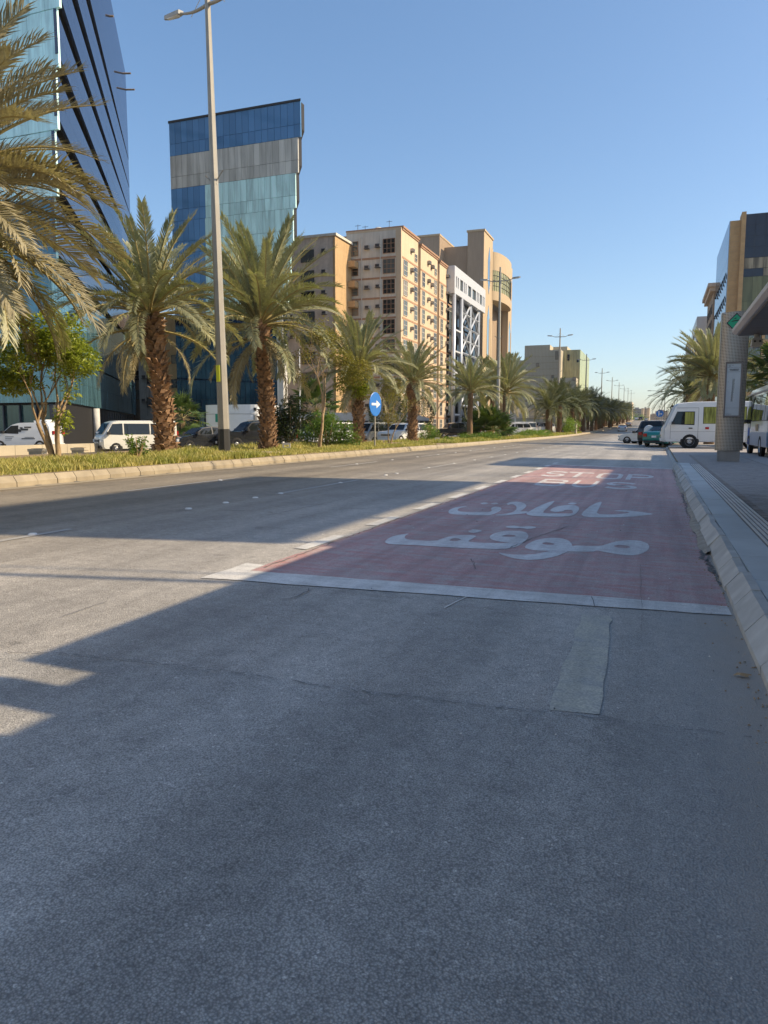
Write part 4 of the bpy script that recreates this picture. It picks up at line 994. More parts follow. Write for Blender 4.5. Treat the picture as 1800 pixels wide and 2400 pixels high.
# --- curved white booth with green sign under the tower
bo = Bld('curved_booth', 'curved white booth with louvres and a green sign at the foot of the blue tower', (-40, 66, PARK_Z))
BY = 66.0; a = atY(473, 1000, BY); b_ = atY(598, 1000, BY); ztop = atY(560, 948, BY).z; wbo = b_.x - a.x
pl = [(a.x + wbo * .5 - wbo * .5 * math.cos(PI * i / 14) ** 1, BY + .9 - .9 * math.sin(PI * i / 14)) for i in range(15)]
pl = [(a.x, BY + 5)] + [(x, y) for x, y in pl] + [(b_.x, BY + 5)]
bo.part('wall', MB().prism(pl, 'z', PARK_Z, ztop), 'white', smooth=False)
bo.part('groove', MB().tube([(x, y - .01, ztop - .95) for x, y in pl[1:-1]], .025, 4), 'grey_wall')
def bp(px, py): return atY(px, py, BY - .03)
p0, p1 = bp(504, 970), bp(519, 989); bo.part('green_sign', MB().box(p0.x, p1.x + .35, BY + .0, BY + .03, p1.z, p0.z), 'green')
gm = MB(); cx = (p0.x + p1.x + .35) / 2; cz = (p0.z + p1.z) / 2
for s_ in (-1, 1):
    for t_ in (-1, 1): gm.tube([(cx, BY - .03, cz), (cx + s_ * .22, BY - .03, cz + t_ * .15)], .03, 4); gm.tube([(cx + s_ * .22, BY - .03, cz + t_ * .15), (cx + s_ * .12, BY - .03, cz + t_ * .17)], .03, 4)
gm.box(cx - .22, cx + .22, BY - .03, BY - .005, cz - .33, cz - .30).box(cx - .2, cx + .2, BY - .03, BY - .005, cz + .28, cz + .32)
bo.part('sign_arrows', gm, 'white')
p0, p1 = bp(512, 1001), bp(517, 1008); bo.part('small_green_sign', MB().box(p0.x, p1.x, BY + .0, BY + .03, p1.z, p0.z), 'green')
p0, p1 = bp(580, 971), bp(598, 1000); lm = MB()
for i in range(11): z = p1.z + (p0.z - p1.z) * i / 11; lm.box(p0.x, p1.x - .03, BY + .45, BY + .55, z, z + .07)
bo.part('louvres', lm, 'grey_wall')
p0, p1 = bp(589, 955), bp(594, 962); bo.part('flood_light', MB().box(p0.x, p1.x, BY + .42, BY + .6, p1.z, p0.z), 'plastic')

# --- apartment block
ap = Bld('apartment_block', 'tall sand coloured apartment block with rows of window air conditioners, right of the blue tower', (-38, 110.4, PARK_Z))
AX = -38.0; AY = 110.4; FL = 3.05
def zy(py, px=940): return atX(px, py, AX).z
ZT = 32.1
am = MB()
def Yat(px): r_ = ray(px, 800); return AX / r_.x * r_.y
segs = [(Yat(942), Yat(979), 32.1), (Yat(985), Yat(1024), 31.6), (Yat(1029), Yat(1058), 31.3)]
xw0 = atY(812, 600, AY).x
am.box(xw0, AX, AY, segs[0][1], PARK_Z, ZT)
am.box(xw0, AX, segs[1][0], segs[1][1], PARK_Z, segs[1][2]); am.box(xw0, AX, segs[2][0], segs[2][1], PARK_Z, segs[2][2])
ap.part('wall', am, 'apt')
ap.part('recess_wall', MB().box(xw0 + 1, AX - .9, segs[0][1], segs[1][0], PARK_Z, 31).box(xw0 + 1, AX - .9, segs[1][1], segs[2][0], PARK_Z, 30.6).box(xw0 - 2.5, xw0, AY + 1.4, AY + 18, PARK_Z, 31.9), 'ochrewall')
cn = MB()
for (y0, y1, zt) in segs: cn.box(xw0 - .2, AX + .28, y0 - .2, y1 + .2, zt, zt + .28).box(xw0 - .1, AX + .15, y0 - .1, y1 + .1, zt - .28, zt)
ap.part('cornice', cn, 'apt_band')
ap.part('front_tiles', MB().box(xw0 + .05, AX - .9, AY - .06, AY, PARK_Z, ZT - .35), 'apt_grey')
bd = MB()
for f_ in range(10):
    z = 1.6 + f_ * FL + 1.62
    if z > 30: continue
    bd.box(xw0 + .02, AX - .85, AY - .12, AY - .06, z, z + .28)
    for (y0, y1, zt) in segs: bd.box(AX, AX + .05, y0 + .05, y1 - .05, z, z + .28)
ap.part('floor_bands', bd, 'apt_band')
for f_ in range(10):
    z = 1.6 + f_ * FL + .35
    if z > 30.0: continue
    xm = (xw0 + AX - .9) / 2
    window(ap, (xw0 + 1.1, AY - .08, z + .05), (0, -1), 1.9, 2.2, 2, 3, 'apt_band', 'win_dark' if f_ < 6 else 'win_grey')
    window(ap, (AX - 1.95, AY - .08, z + .05), (0, -1), 2.0, 2.2, 3, 3, 'apt_band', 'win_dark' if f_ < 6 else 'win_grey')
    ac(ap, (xw0 + 3.6, AY - .08, z + .1), (0, -1)); ac(ap, (xw0 + 5.4, AY - .08, z + .2), (0, -1))
    for si, (y0, y1, zt) in enumerate(segs):
        if f_ < 9:
            if si == 0: window(ap, (AX + .02, y0 + 1.5, z), (1, 0), 1.9, 2.35, 2, 3, 'apt_grey', 'win_grey')
            else: window(ap, (AX + .02, y0 + 1.5, z), (1, 0), 1.5, 2.35, 2, 3, 'apt_grey', 'win_grey')
            window(ap, (AX + .02, y1 - 1.3, z), (1, 0), 1.6, 2.35, 2, 3, 'apt_grey', 'win_grey')
        elif True: window(ap, (AX + .02, y1 - 1.3, z - .4), (1, 0), 1.2, 1.2, 2, 2, 'apt_grey', 'win_grey')
        L_ = y1 - y0
        if si == 1: ac(ap, (AX + .02, y0 + L_ * .42, z + .3), (1, 0)); ac(ap, (AX + .02, y0 + L_ * .62, z), (1, 0))
        else: ac(ap, (AX + .02, y0 + L_ * .55, z + .3), (1, 0))
    for gy in (segs[0][1] + .9, segs[1][1] + .7): ac(ap, (AX - .85, gy, z + .8), (1, 0))
# projecting left wing of the same block: its own building
aw = Bld('apartment_wing', 'lower pinkish apartment wing with a sunlit ochre side, left of the tall apartment block', (-48, 104, PARK_Z))
wl0 = atY(660, 600, 104).x; wx = atY(786, 600, 104).x; wz = atY(784, 552, 104).z
aw.part('wall', MB().box(wl0, wx - .35, 104, 120, PARK_Z, wz), 'pink'); aw.part('side_wall', MB().box(wx - .35, wx, 103.9, 110.3, PARK_Z, wz - .1), 'ochrewall')
aw.part('cornice', MB().box(wl0 - .2, wx + .25, 103.75, 120.2, wz, wz + .35), 'apt_grey')
for f_ in range(9):
    z = 3.0 + f_ * 3.05
    if z > wz - 1.5: continue
    ac(aw, (wx - 1.8, 103.97, z + .6), (0, -1)); window(aw, (wx - 4.6, 103.95, z), (0, -1), 2.2, 1.8, 3, 2, 'frame', 'win_grey'); ac(aw, (wx - 7.4, 103.97, z + .3), (0, -1))
    window(aw, (wx - 9.6, 103.95, z), (0, -1), 1.1, 1.5, 2, 1, 'frame', 'win_dark')
    aw.part('balcony', MB().box(wx, wx + 1.2, 108.6, 110.25, z - 1.0, z - .1), 'ochrewall')
yard = MB().box(-44, -30.5, 86, 86.3, PARK_Z, 3.0).box(-38, -30.2, 96, 96.3, PARK_Z, 3.2)
tag(link('yard_wall', yard.mesh('yard_wall', 'white_wall')), 'shaded pale yard wall behind the carport', 'wall')

# --- silver building with lattice
sb = Bld('lattice_building', 'silver building with slotted top box and white steel lattice facade', (-37, 140, PARK_Z))
SX = -36.5; y0 = atX(1066, 620.6, SX).y; y1 = atX(1138, 680, SX).y; zt = 31.6; zb = 26.6
sb.part('body', MB().box(-55, SX - 1.5, y0 + .4, y1 - .4, PARK_Z, zb), 'frame')
mb = MB().box(-55, SX - .35, y0, y1, zb, zt)
mb.box(SX - .35, SX, y0, y1, zt - 1.75, zt); mb.box(SX - .35, SX, y0, y1, zb, zb + 1.2)
slots = [(.04, .03), (.09, .03), (.16, .085), (.27, .03), (.32, .03), (.40, .10), (.54, .12), (.69, .03), (.74, .03), (.80, .07), (.90, .03), (.95, .02)]
cur = 0
for (s_, w_) in slots:
    mb.box(SX - .35, SX - .003, y0 + cur * (y1 - y0), y0 + s_ * (y1 - y0), zb + 1.2, zt - 1.75); cur = s_ + w_
mb.box(SX - .35, SX - .003, y0 + cur * (y1 - y0), y1, zb + 1.2, zt - 1.75)
sb.part('top_box', mb, 'silver')
for (s_, w_) in slots:
    if w_ > .05: sb.put('pane', boxmesh(.05, w_ * (y1 - y0) - .05, zt - zb - 3.0, 'win_grey'), (SX - .30, y0 + (s_ + w_ / 2) * (y1 - y0), (zb + 1.2 + zt - 1.75) / 2))
for yy_ in (y0 + .7, y0 + 6.2): sb.part('column', MB().tube([(SX - .3, yy_, PARK_Z), (SX - .3, yy_, zb)], .42, 12), 'steel', smooth=True)
ly0, ly1 = y0 + 7.4, y1 - 3.6
def bar(a, b, r=.22): 
    return MB().tube([(SX - .6, ly0 + a[0] * (ly1 - ly0), a[1]), (SX - .6, ly0 + b[0] * (ly1 - ly0), b[1])], r, 4)
HZ = 5.2; z = .8
while z < zb - .5:
    for (a, b) in (((0, z), (.5, z + HZ)), ((.5, z + HZ), (1, z)), ((0, z + HZ), (.5, z)), ((.5, z), (1, z + HZ)), ((0, z + HZ / 2), (1, z + HZ / 2)), ((.25, z + HZ / 2), (.5, z + HZ)), ((0, z + HZ), (1, z + HZ * .0 + HZ))):
        za_, zb_ = min(a[1], zb), min(b[1], zb); sb.part('lattice_bar', bar((a[0], za_), (b[0], zb_)), 'steel')
    z += HZ
for s_ in (0, .5, 1): sb.part('lattice_post', bar((s_, 0), (s_, zb), .3), 'steel')
for f_ in range(6):
    z = 2 + f_ * 4.0
    sb.put('pane', boxmesh(.1, 3.8, 3.0, 'win_grey'), (SX - 1.4, y0 + 3.4, z)); sb.put('sill', boxmesh(1.6, 4.6, .3, 'silver'), (SX - 1.0, y0 + 3.5, z - 1.9))
    for q in range(3): sb.put('pane', boxmesh(.1, (ly1 - ly0) / 3 - .3, 3.2, 'win_dark'), (SX - 1.4, ly0 + (q + .5) * (ly1 - ly0) / 3, z))

# --- beige towers with the curved front
bt = Bld('beige_tower_building', 'beige tower building with curved glazed front and lancet windows beyond the lattice facade', (-38, 168, PARK_Z + rise(168)))
BX = -38.0; by0 = atX(1135, 540, BX).y; by1 = atX(1200, 600, BX).y; zA = 45.4; base = rise(170) - .6
yc0 = atX(1153, 700, BX).y; yc1 = atX(1190, 700, BX).y
def zatY(px, py, Y): return atY(px, py, Y).z
tX0 = atY(1096, 560, by0).x
bt.part('tower', MB().box(tX0, BX, by0, yc0, base, zA), 'beige')
bt.part('tower_shade_sheet', MB().box(tX0 + .05, BX - .06, by0 - .05, by0, base, zA - .05), 'beige_d')  # darker brown on the face away from the sun, shade put into colour
w2x = atY(1031, 600, by0).x
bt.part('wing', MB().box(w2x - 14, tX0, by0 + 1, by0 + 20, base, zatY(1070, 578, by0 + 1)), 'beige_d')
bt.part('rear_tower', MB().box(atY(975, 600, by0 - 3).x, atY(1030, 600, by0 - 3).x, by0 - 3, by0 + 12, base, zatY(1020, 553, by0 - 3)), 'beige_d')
bt.part('parapet', MB().box(tX0 - .2, BX + .2, by0 - .2, yc0 + .2, zA, zA + .4).box(atY(974, 600, by0 - 3).x, atY(1031, 600, by0 - 3).x, by0 - 3.2, by0 + 12, zatY(1020, 553, by0 - 3), zatY(1020, 553, by0 - 3) + .4), 'beige')
for f_ in range(3): window(bt, (atY(1081, 640, by0 + 1).x, by0 + .95, 33.5 - f_ * 12), (0, -1), 4.2, 4.2, 3, 3, 'frame', 'win_grey', .08)
# curved part: convex drum between yc0 and yc1
def drum(z0, z1, rr=0.0, mat='beige', nm='drum_wall', n=18):
    ym = (yc0 + yc1) / 2; hw = (yc1 - yc0) / 2; pts = [(BX - 1.0, yc0)]
    for i in range(n + 1): t = PI * i / n; pts.append((BX - .2 + (2.2 + rr) * math.sin(t), ym - (hw + rr * .2) * math.cos(t)))
    pts.append((BX - 1.0, yc1)); 
    return bt.part(nm, MB().prism(pts, 'z', z0, z1), mat)
ztc = atX(1153, 588, BX).z; zg1 = atX(1153, 632, BX).z; zg0 = atX(1153, 681, BX).z; zw0 = atX(1153, 703, BX).z
drum(zg1, ztc); drum(zw0, zg0)
drum(zg0, zg1, -.12, 'pale_g', 'curved_glazing')
gr = MB(); ym = (yc0 + yc1) / 2; hw = (yc1 - yc0) / 2
for i in range(1, 18):
    t = PI * i / 18; x = BX - .2 + 2.13 * math.sin(t); yq = ym - (hw) * math.cos(t); gr.box(x - .05, x + .05, yq - .05, yq + .05, zg0, zg1)
for j in range(1, 4): gr.tube([(BX - .2 + 2.14 * math.sin(PI * i / 18), ym - hw * math.cos(PI * i / 18), zg0 + j * (zg1 - zg0) / 4) for i in range(19)], .06, 4)
bt.part('glazing_bars', gr, 'frame')
bt.part('loggia_wall', MB().box(BX - 6, BX - 2.5, yc0, yc1, base, zw0), 'beige_d')
bt.part('tall_glazing', MB().box(BX - 2.5, BX - 2.3, yc0 + .5, yc0 + (yc1 - yc0) * .42, base, zw0 - 1.5), 'pale_g')
bt.part('pier', MB().box(BX - 1.2, BX + .05, yc0 - .9, yc0 + .4, base, zA - 2).box(BX - 1.2, BX + .3, yc1 - .6, yc1 + .6, base, ztc), 'beige')
bt.part('end_bay', MB().box(BX - 10, BX, yc1 + .6, by1 + 1, base, ztc + 1.0), 'beige')
for (yy_, w_) in ((by0 + 1.9 + (yc0 - by0 - 2) / 2, 2.6), ((yc1 + by1) / 2 + .8, 3.2)):
    for (z0_, z1_) in ((zg0 - 1.5, ztc + .2), (3, zg0 - 4.0)):
        bt.part('lancet_window', MB().prism([(yy_ - w_ / 2, z0_ + 3), (yy_, z0_), (yy_ + w_ / 2, z0_ + 3), (yy_ + w_ / 2, z1_ - 3), (yy_, z1_), (yy_ - w_ / 2, z1_ - 3)], 'x', BX - .1, BX + .06), 'win_grey')
        bt.part('lancet_reveal', MB().prism([(yy_ + w_ / 2 - .7, z0_ + 3), (yy_ + w_ / 2, z0_ + 3), (yy_ + w_ / 2, z1_ - 3), (yy_ + w_ / 2 - .7, z1_ - 3)], 'x', BX + .062, BX + .09), 'beige_d')

# --- pale panelled block
pb = Bld('pale_block', 'pale panelled block with a stepped outline and a brighter glazed corner, beyond the beige towers', (-30, 243, rise(243)))
PX = -30.0; cY = atX(1313, 820, PX).y; base = rise(cY) - 1
def bx(px, py, Y=None): return atY(px, py, cY if Y is None else Y)
xA = bx(1228, 900).x; xB = bx(1287, 900).x; xC = bx(1313, 900).x; xD = bx(1205, 900).x
zA_ = bx(1287, 808).z; zB_ = bx(1300, 820).z
pb.part('wall', MB().box(xA, xB, cY, cY + 30, base, zA_).box(xB, xC, cY + .02, cY + 30, base, zB_).box(xD - 6, xA, cY + 4, cY + 30, base, bx(1215, 842).z), 'pale')
pb.part('annex', MB().box(xC, bx(1350, 900).x, cY + .01, cY + 30, base, bx(1330, 886).z), 'pale')
pb.part('glazed_corner', MB().box(xC, bx(1358, 900, cY + 6).x, cY + 6, cY + 40, base, bx(1340, 820, cY + 6).z), 'pale_g')
pb.part('roof_block', MB().box(xB - .5, xC + 1, cY + 8, cY + 20, zB_, bx(1300, 813, cY + 8).z), 'pale')
jm = MB()
nx = 26
for i in range(1, nx):
    x = xA + (xC - xA) * i / nx; zt_ = zA_ if x < xB else zB_; jm.box(x - .035, x + .035, cY - .03, cY - .005, base, zt_ - .3)
for j in range(1, 13): z = base + (zB_ - base) * j / 13; jm.box(xA, xC, cY - .045, cY - .031, z - .04, z + .04)
xE = bx(1358, 900, cY + 6).x
for i in range(1, 10): x = xC + (xE - xC) * i / 10; jm.box(x - .04, x + .04, cY + 5.96, cY + 5.99, base, bx(1340, 820, cY + 6).z)
pb.part('panel_joints', jm, 'beige_d')
for (px, py, w_, h_) in ((1260, 855, .9, 1.1), (1305, 833, .9, 2.6), (1346, 888, 1.0, 1.2), (1295, 883, .8, .9)):
    p = bx(px, py); window(pb, (p.x, cY - .05, p.z), (0, -1), w_, h_, 1, 1, 'frame', 'win_dark')
for (px, py, w_, h_) in ((1332, 838, .7, 2.0), (1354, 846, .7, .8)):
    p = bx(px, py, cY + 5.9); window(pb, (p.x, cY + 5.9, p.z), (0, -1), w_, h_, 1, 1, 'frame', 'win_dark')

# --- distant blocks at the end of the road
def far_block(label, x0p, x1p, ytop, Y, mat, depth=30, sidep=None, floors=8):
    base = 2; a = atY(x0p, ytop, Y); b = atY(x1p, ytop, Y); o = Bld('distant_block', label, (a.x, Y, base))
    o.part('wall', MB().box(a.x, b.x, Y, Y + depth, base, a.z), mat)
    o.part('parapet', MB().box(a.x + (b.x - a.x) * .2, a.x + (b.x - a.x) * .7, Y + 3, Y + 12, a.z, a.z + (a.z - base) * .07), mat)
    wm = boxmesh((b.x - a.x) * .07, .3, (a.z - base) / floors * .45, 'win_dark')
    for i in range(5):
        for j in range(2, floors): o.put('window', wm, (a.x + (b.x - a.x) * (.14 + .18 * i), Y - .1, base + (a.z - base) * (j + .5) / floors))
    if sidep:
        c = atY(sidep, ytop, Y); o.part('side_wall', MB().box(b.x + .02, c.x, Y + 2, Y + depth, base, a.z + .5), 'apt')
far_block('tallest distant apartment block behind the lamp posts at the end of the road', 1447, 1470, 944, 640, 'far2', sidep=1482)
far_block('distant grey block with an orange lit side, left of the two low towers', 1484, 1503, 958, 700, 'far2', sidep=1509)
far_block('narrow distant orange block at the right end of the far skyline', 1509, 1516, 957, 720, 'far2', sidep=1523)
far_block('low pinkish distant block behind the two roadside curved lamps', 1524, 1540, 971, 760, 'far1')
far_block('distant pale blocks just left of the right hand palms', 1536, 1566, 963, 560, 'far1')

# --- right hand glass building with stone pillar
rb = Bld('stone_glass_building', 'dark glass building with an orange stone pillar at its corner, above the bus stop totem', (11, 140, 0))
RX = 11.0; YR = atX(1712, 518, RX).y; base = rise(YR) - 1; YF = atX(1682, 603, RX).y
zR = atX(1712, 518, RX).z
xs1 = atY(1738, 700, YR).x; xp = atY(1728, 700, YR).x
rb.part('stone_pillar', MB().box(RX, xp, YR, YF, base, zR).box(xp, xs1, YR - .9, YR + 3, base, zR + 1.2), 'stone_r')
cm_ = MB()
for j in range(46): z = base + j * .85; cm_.box(RX + .0, xp, YR - .015, YR - .002, z, z + .03).box(xp, xs1, YR - .915, YR - .902, z, z + .03)
rb.part('stone_courses', cm_, 'beige_d')
xe = atY(1900, 600, YR).x
zo = atY(1760, 648, YR).z; zl = atY(1760, 762, YR).z
rb.part('core', MB().box(xs1, xe, YR + .3, YF, base, zR + 1), 'black')
colw = 1.66; rh = 1.9; k = 0; x = xs1
while x < xe - 1:
    z = zR + .9
    while z > zo + .2:
        hh = min(rh if (k % 2 == 0) else rh, z - zo); rb.put('pane', boxmesh(colw - .06, .1, hh - .06, 'sand_reflection' if (zR - 6.5 > z > zo + 1.2 and random.random() < .6) else 'brown_glass'), (x + colw / 2, YR + .2 + random.uniform(-.01, .01), z - hh / 2)); z -= hh
    hh = (zo - zl) / 2
    for q in range(2): rb.put('pane', boxmesh(colw - .05, .1, hh - .05, 'olive_glass'), (x + colw / 2, YR + .2, zl + hh * (q + .5)))
    x += colw
lw = MB(); 
for j in range(6):
    z = zl - 3.1 * (j + 1) + 1.6; lw.box(xs1, xe, YR - .5, YR + .25, z + 1.2, z + 1.9)
    x = xs1 + .4
    while x < xe - 2:
        rb.put('pane', boxmesh(2.9, .1, 2.4, 'win_grey'), (x + 1.7, YR + .1, z)); lw.box(x + 3.25, x + 3.75, YR - .4, YR + .25, z - 1.25, z + 1.2); x += 3.6
rb.part('stone_grid', lw, 'stone_r')
# side face towards the road: smooth glass with rows of open windows
sf = MB(); nY = 12; Ls = YF - YR
for i in range(nY):
    for j in range(12):
        z0_ = base + (zR - base) * j / 12; sf.box(RX - .12, RX, YR + Ls * i / nY + .02, YR + Ls * (i + 1) / nY - .02, z0_ + .02, z0_ + (zR - base) / 12 - .02)
rb.part('side_glazing', sf, 'sky_glass')
ow = MB().prism([(0, 0), (-.42, -1.25), (-.42, -1.33), (0, -.08)], 'y', -.4, .4).prism([(0, 0), (-.42, -1.25), (-.03, -1.3)], 'y', -.44, -.4).mesh('open_window', 'win_dark')
for j in range(7):
    for i in range(7): rb.put('open_window', ow, (RX - .13, YR + Ls * (i + .8) / 8 , zR - 8.5 - j * 4.2))
# brownish block beyond it and a grey one with a triangular fin
r2 = Bld('cornice_building', 'brownish block with a heavy cornice and golden reflections, left of the glass building', (11, 190, 0))
Y2 = YF + 6; x0 = atY(1672, 700, Y2).x
za2 = atX(1672, 672, x0).z if x0 > 0 else 30
e2 = atY(1720, 700, Y2).x
Yf2 = Y2 + 22
r2.part('wall', MB().box(x0, e2 + 6, Y2, Yf2, rise(Y2) - 1, za2), 'beige_d')
r2.part('cornice', MB().box(x0 - .8, e2 + 6, Y2 - .8, Yf2 + .5, za2 - 1.4, za2 - .5).box(x0 - 1.3, e2 + 6, Y2 - 1.3, Yf2 + .8, za2 - .5, za2 + .3), 'pink')
for j in range(8):
    for i in range(2): window(r2, (x0 + 2.2 + i * 4.0, Y2 - .03, za2 - 5 - j * 3.6), (0, -1), 1.6, 2.2, 2, 2, 'frame', 'pale_g')
    for i in range(4): window(r2, (x0 - .03, Y2 + 3 + i * 5, za2 - 5 - j * 3.6), (-1, 0), 1.8, 2.2, 2, 2, 'frame', 'pale_g')
r3 = Bld('grey_fin_building', 'grey building with a dark pointed window slit, leftmost of the tall right side', (11, 225, 0))
Y3 = Yf2 + 5; x3 = atY(1633, 760, Y3).x; z3 = atY(1633, 742, Y3).z
r3.part('wall', MB().box(x3, x3 + 14, Y3, Y3 + 30, rise(Y3) - 2, z3), 'silver')
p = atY(1638, 800, Y3); r3.part('pointed_slit', MB().prism([(p.x - .5, z3 - 16), (p.x - .9, z3 - 9), (p.x + .3, z3 - 3), (p.x + .6, z3 - 10)], 'y', Y3 - .06, Y3 - .01), 'black')
for j in range(9):
    window(r3, (x3 - .03, Y3 + 6, z3 - 4 - j * 3.4), (-1, 0), 3, 1.6, 3, 1, 'frame', 'win_grey'); window(r3, (x3 - .03, Y3 + 16, z3 - 4 - j * 3.4), (-1, 0), 3, 1.6, 3, 1, 'frame', 'win_grey')
r4 = Bld('low_grey_block', 'low grey block peeping over the right hand palms', (9, 270, 0))
p = atY(1612, 806, 270); q = atY(1640, 806, 270)
r4.part('wall', MB().box(p.x, q.x + 6, 270, 290, 0, p.z).box(p.x - .3, q.x + 6, 269.7, 290.3, p.z, p.z + .5), 'grey_wall')

# --- the street side behind and beside the camera, which throws the shade and shows in the glass
def block(label, x0, x1, y0, y1, z, mat, rows_=4):
    o = Bld('street_block', label, ((x0 + x1) / 2, y0, 0)); o.part('wall', MB().box(x0, x1, y0, y1, 0.1, z), mat)
    o.part('parapet', MB().box(x0 - .15, x1 + .15, y0 - .15, y1 + .15, z, z + .3), 'beige_d'); wm = boxmesh(.2, 1.6, 1.7, 'win_dark')
    fx = x0 if x0 > 0 else x1
    for j in range(int(z / 3.2)):
        for i in range(int((y1 - y0) / 3.4)): o.put('window', wm, (fx, y0 + 2 + i * 3.4, 2.2 + j * 3.2))
    return o
blk = block('beige shop block right of the bus bay, just outside the picture', 10, 24, 11.2, 21.4, 9.1, 'beige')
part('shade_board', MB().box(10.0, 10.12, 11.2, 21.4, 9.85, 13.7), 'silver', blk.t, loc=(-17, -11.2, 0))  # unseen board added over a gap, shaped to leave a lit road strip
for q in range(5): part('shade_board_post', MB().box(10.0, 10.08, 11.3 + q * 2.4, 11.4 + q * 2.4, 9.3, 9.85), 'frame', blk.t, loc=(-17, -11.2, 0))
block('single storey wing joining the two shop blocks outside the picture', 10.2, 20, 21.5, 29.4, 7.7, 'sand_wall')
block('low grey shop block beyond the first, outside the picture on the right', 10, 22, 29.5, 36.5, 10.6, 'grey_wall')
block('beige block behind the camera on the near side of the road', 14, 30, -42, 2.0, 14, 'apt')
block('tall cream block across the road behind the camera', -60, -40, -40, 6, 34, 'white_wall')
block('second tall cream block across the road far behind the camera', -64, -42, -95, -46, 40, 'white_wall')
block('sand coloured block closing the street far behind the camera', -34, -2, -150, -130, 30, 'apt_grey')

# roof tanks, dishes and down pipes on the apartment block
for (x, y) in ((AX - 6, AY + 6), (AX - 3, AY + 14), (AX - 9, AY + 20)):
    ap.part('water_tank', MB().lathe([(.01, ZT), (.9, ZT), (.9, ZT + 1.5), (.5, ZT + 1.9), (.01, ZT + 2.0)], (x, y, 0), 'z', 14), 'white_wall', smooth=True)
for (x, y) in ((AX - 2.5, AY + 1.5), (AX - 8, AY + 2), (xw0 + 2, AY + 3)):
    ap.part('antenna', MB().tube([(x, y, ZT), (x, y, ZT + 1.6)], .04, 4).tube([(x - .5, y, ZT + 1.4), (x + .5, y, ZT + 1.4)], .03, 4), 'frame')
for x in (xw0 + 2.6, AX - 3.4): ap.part('down_pipe', MB().tube([(x, AY - .14, PARK_Z), (x, AY - .14, ZT - 1)], .07, 6), 'apt_grey')

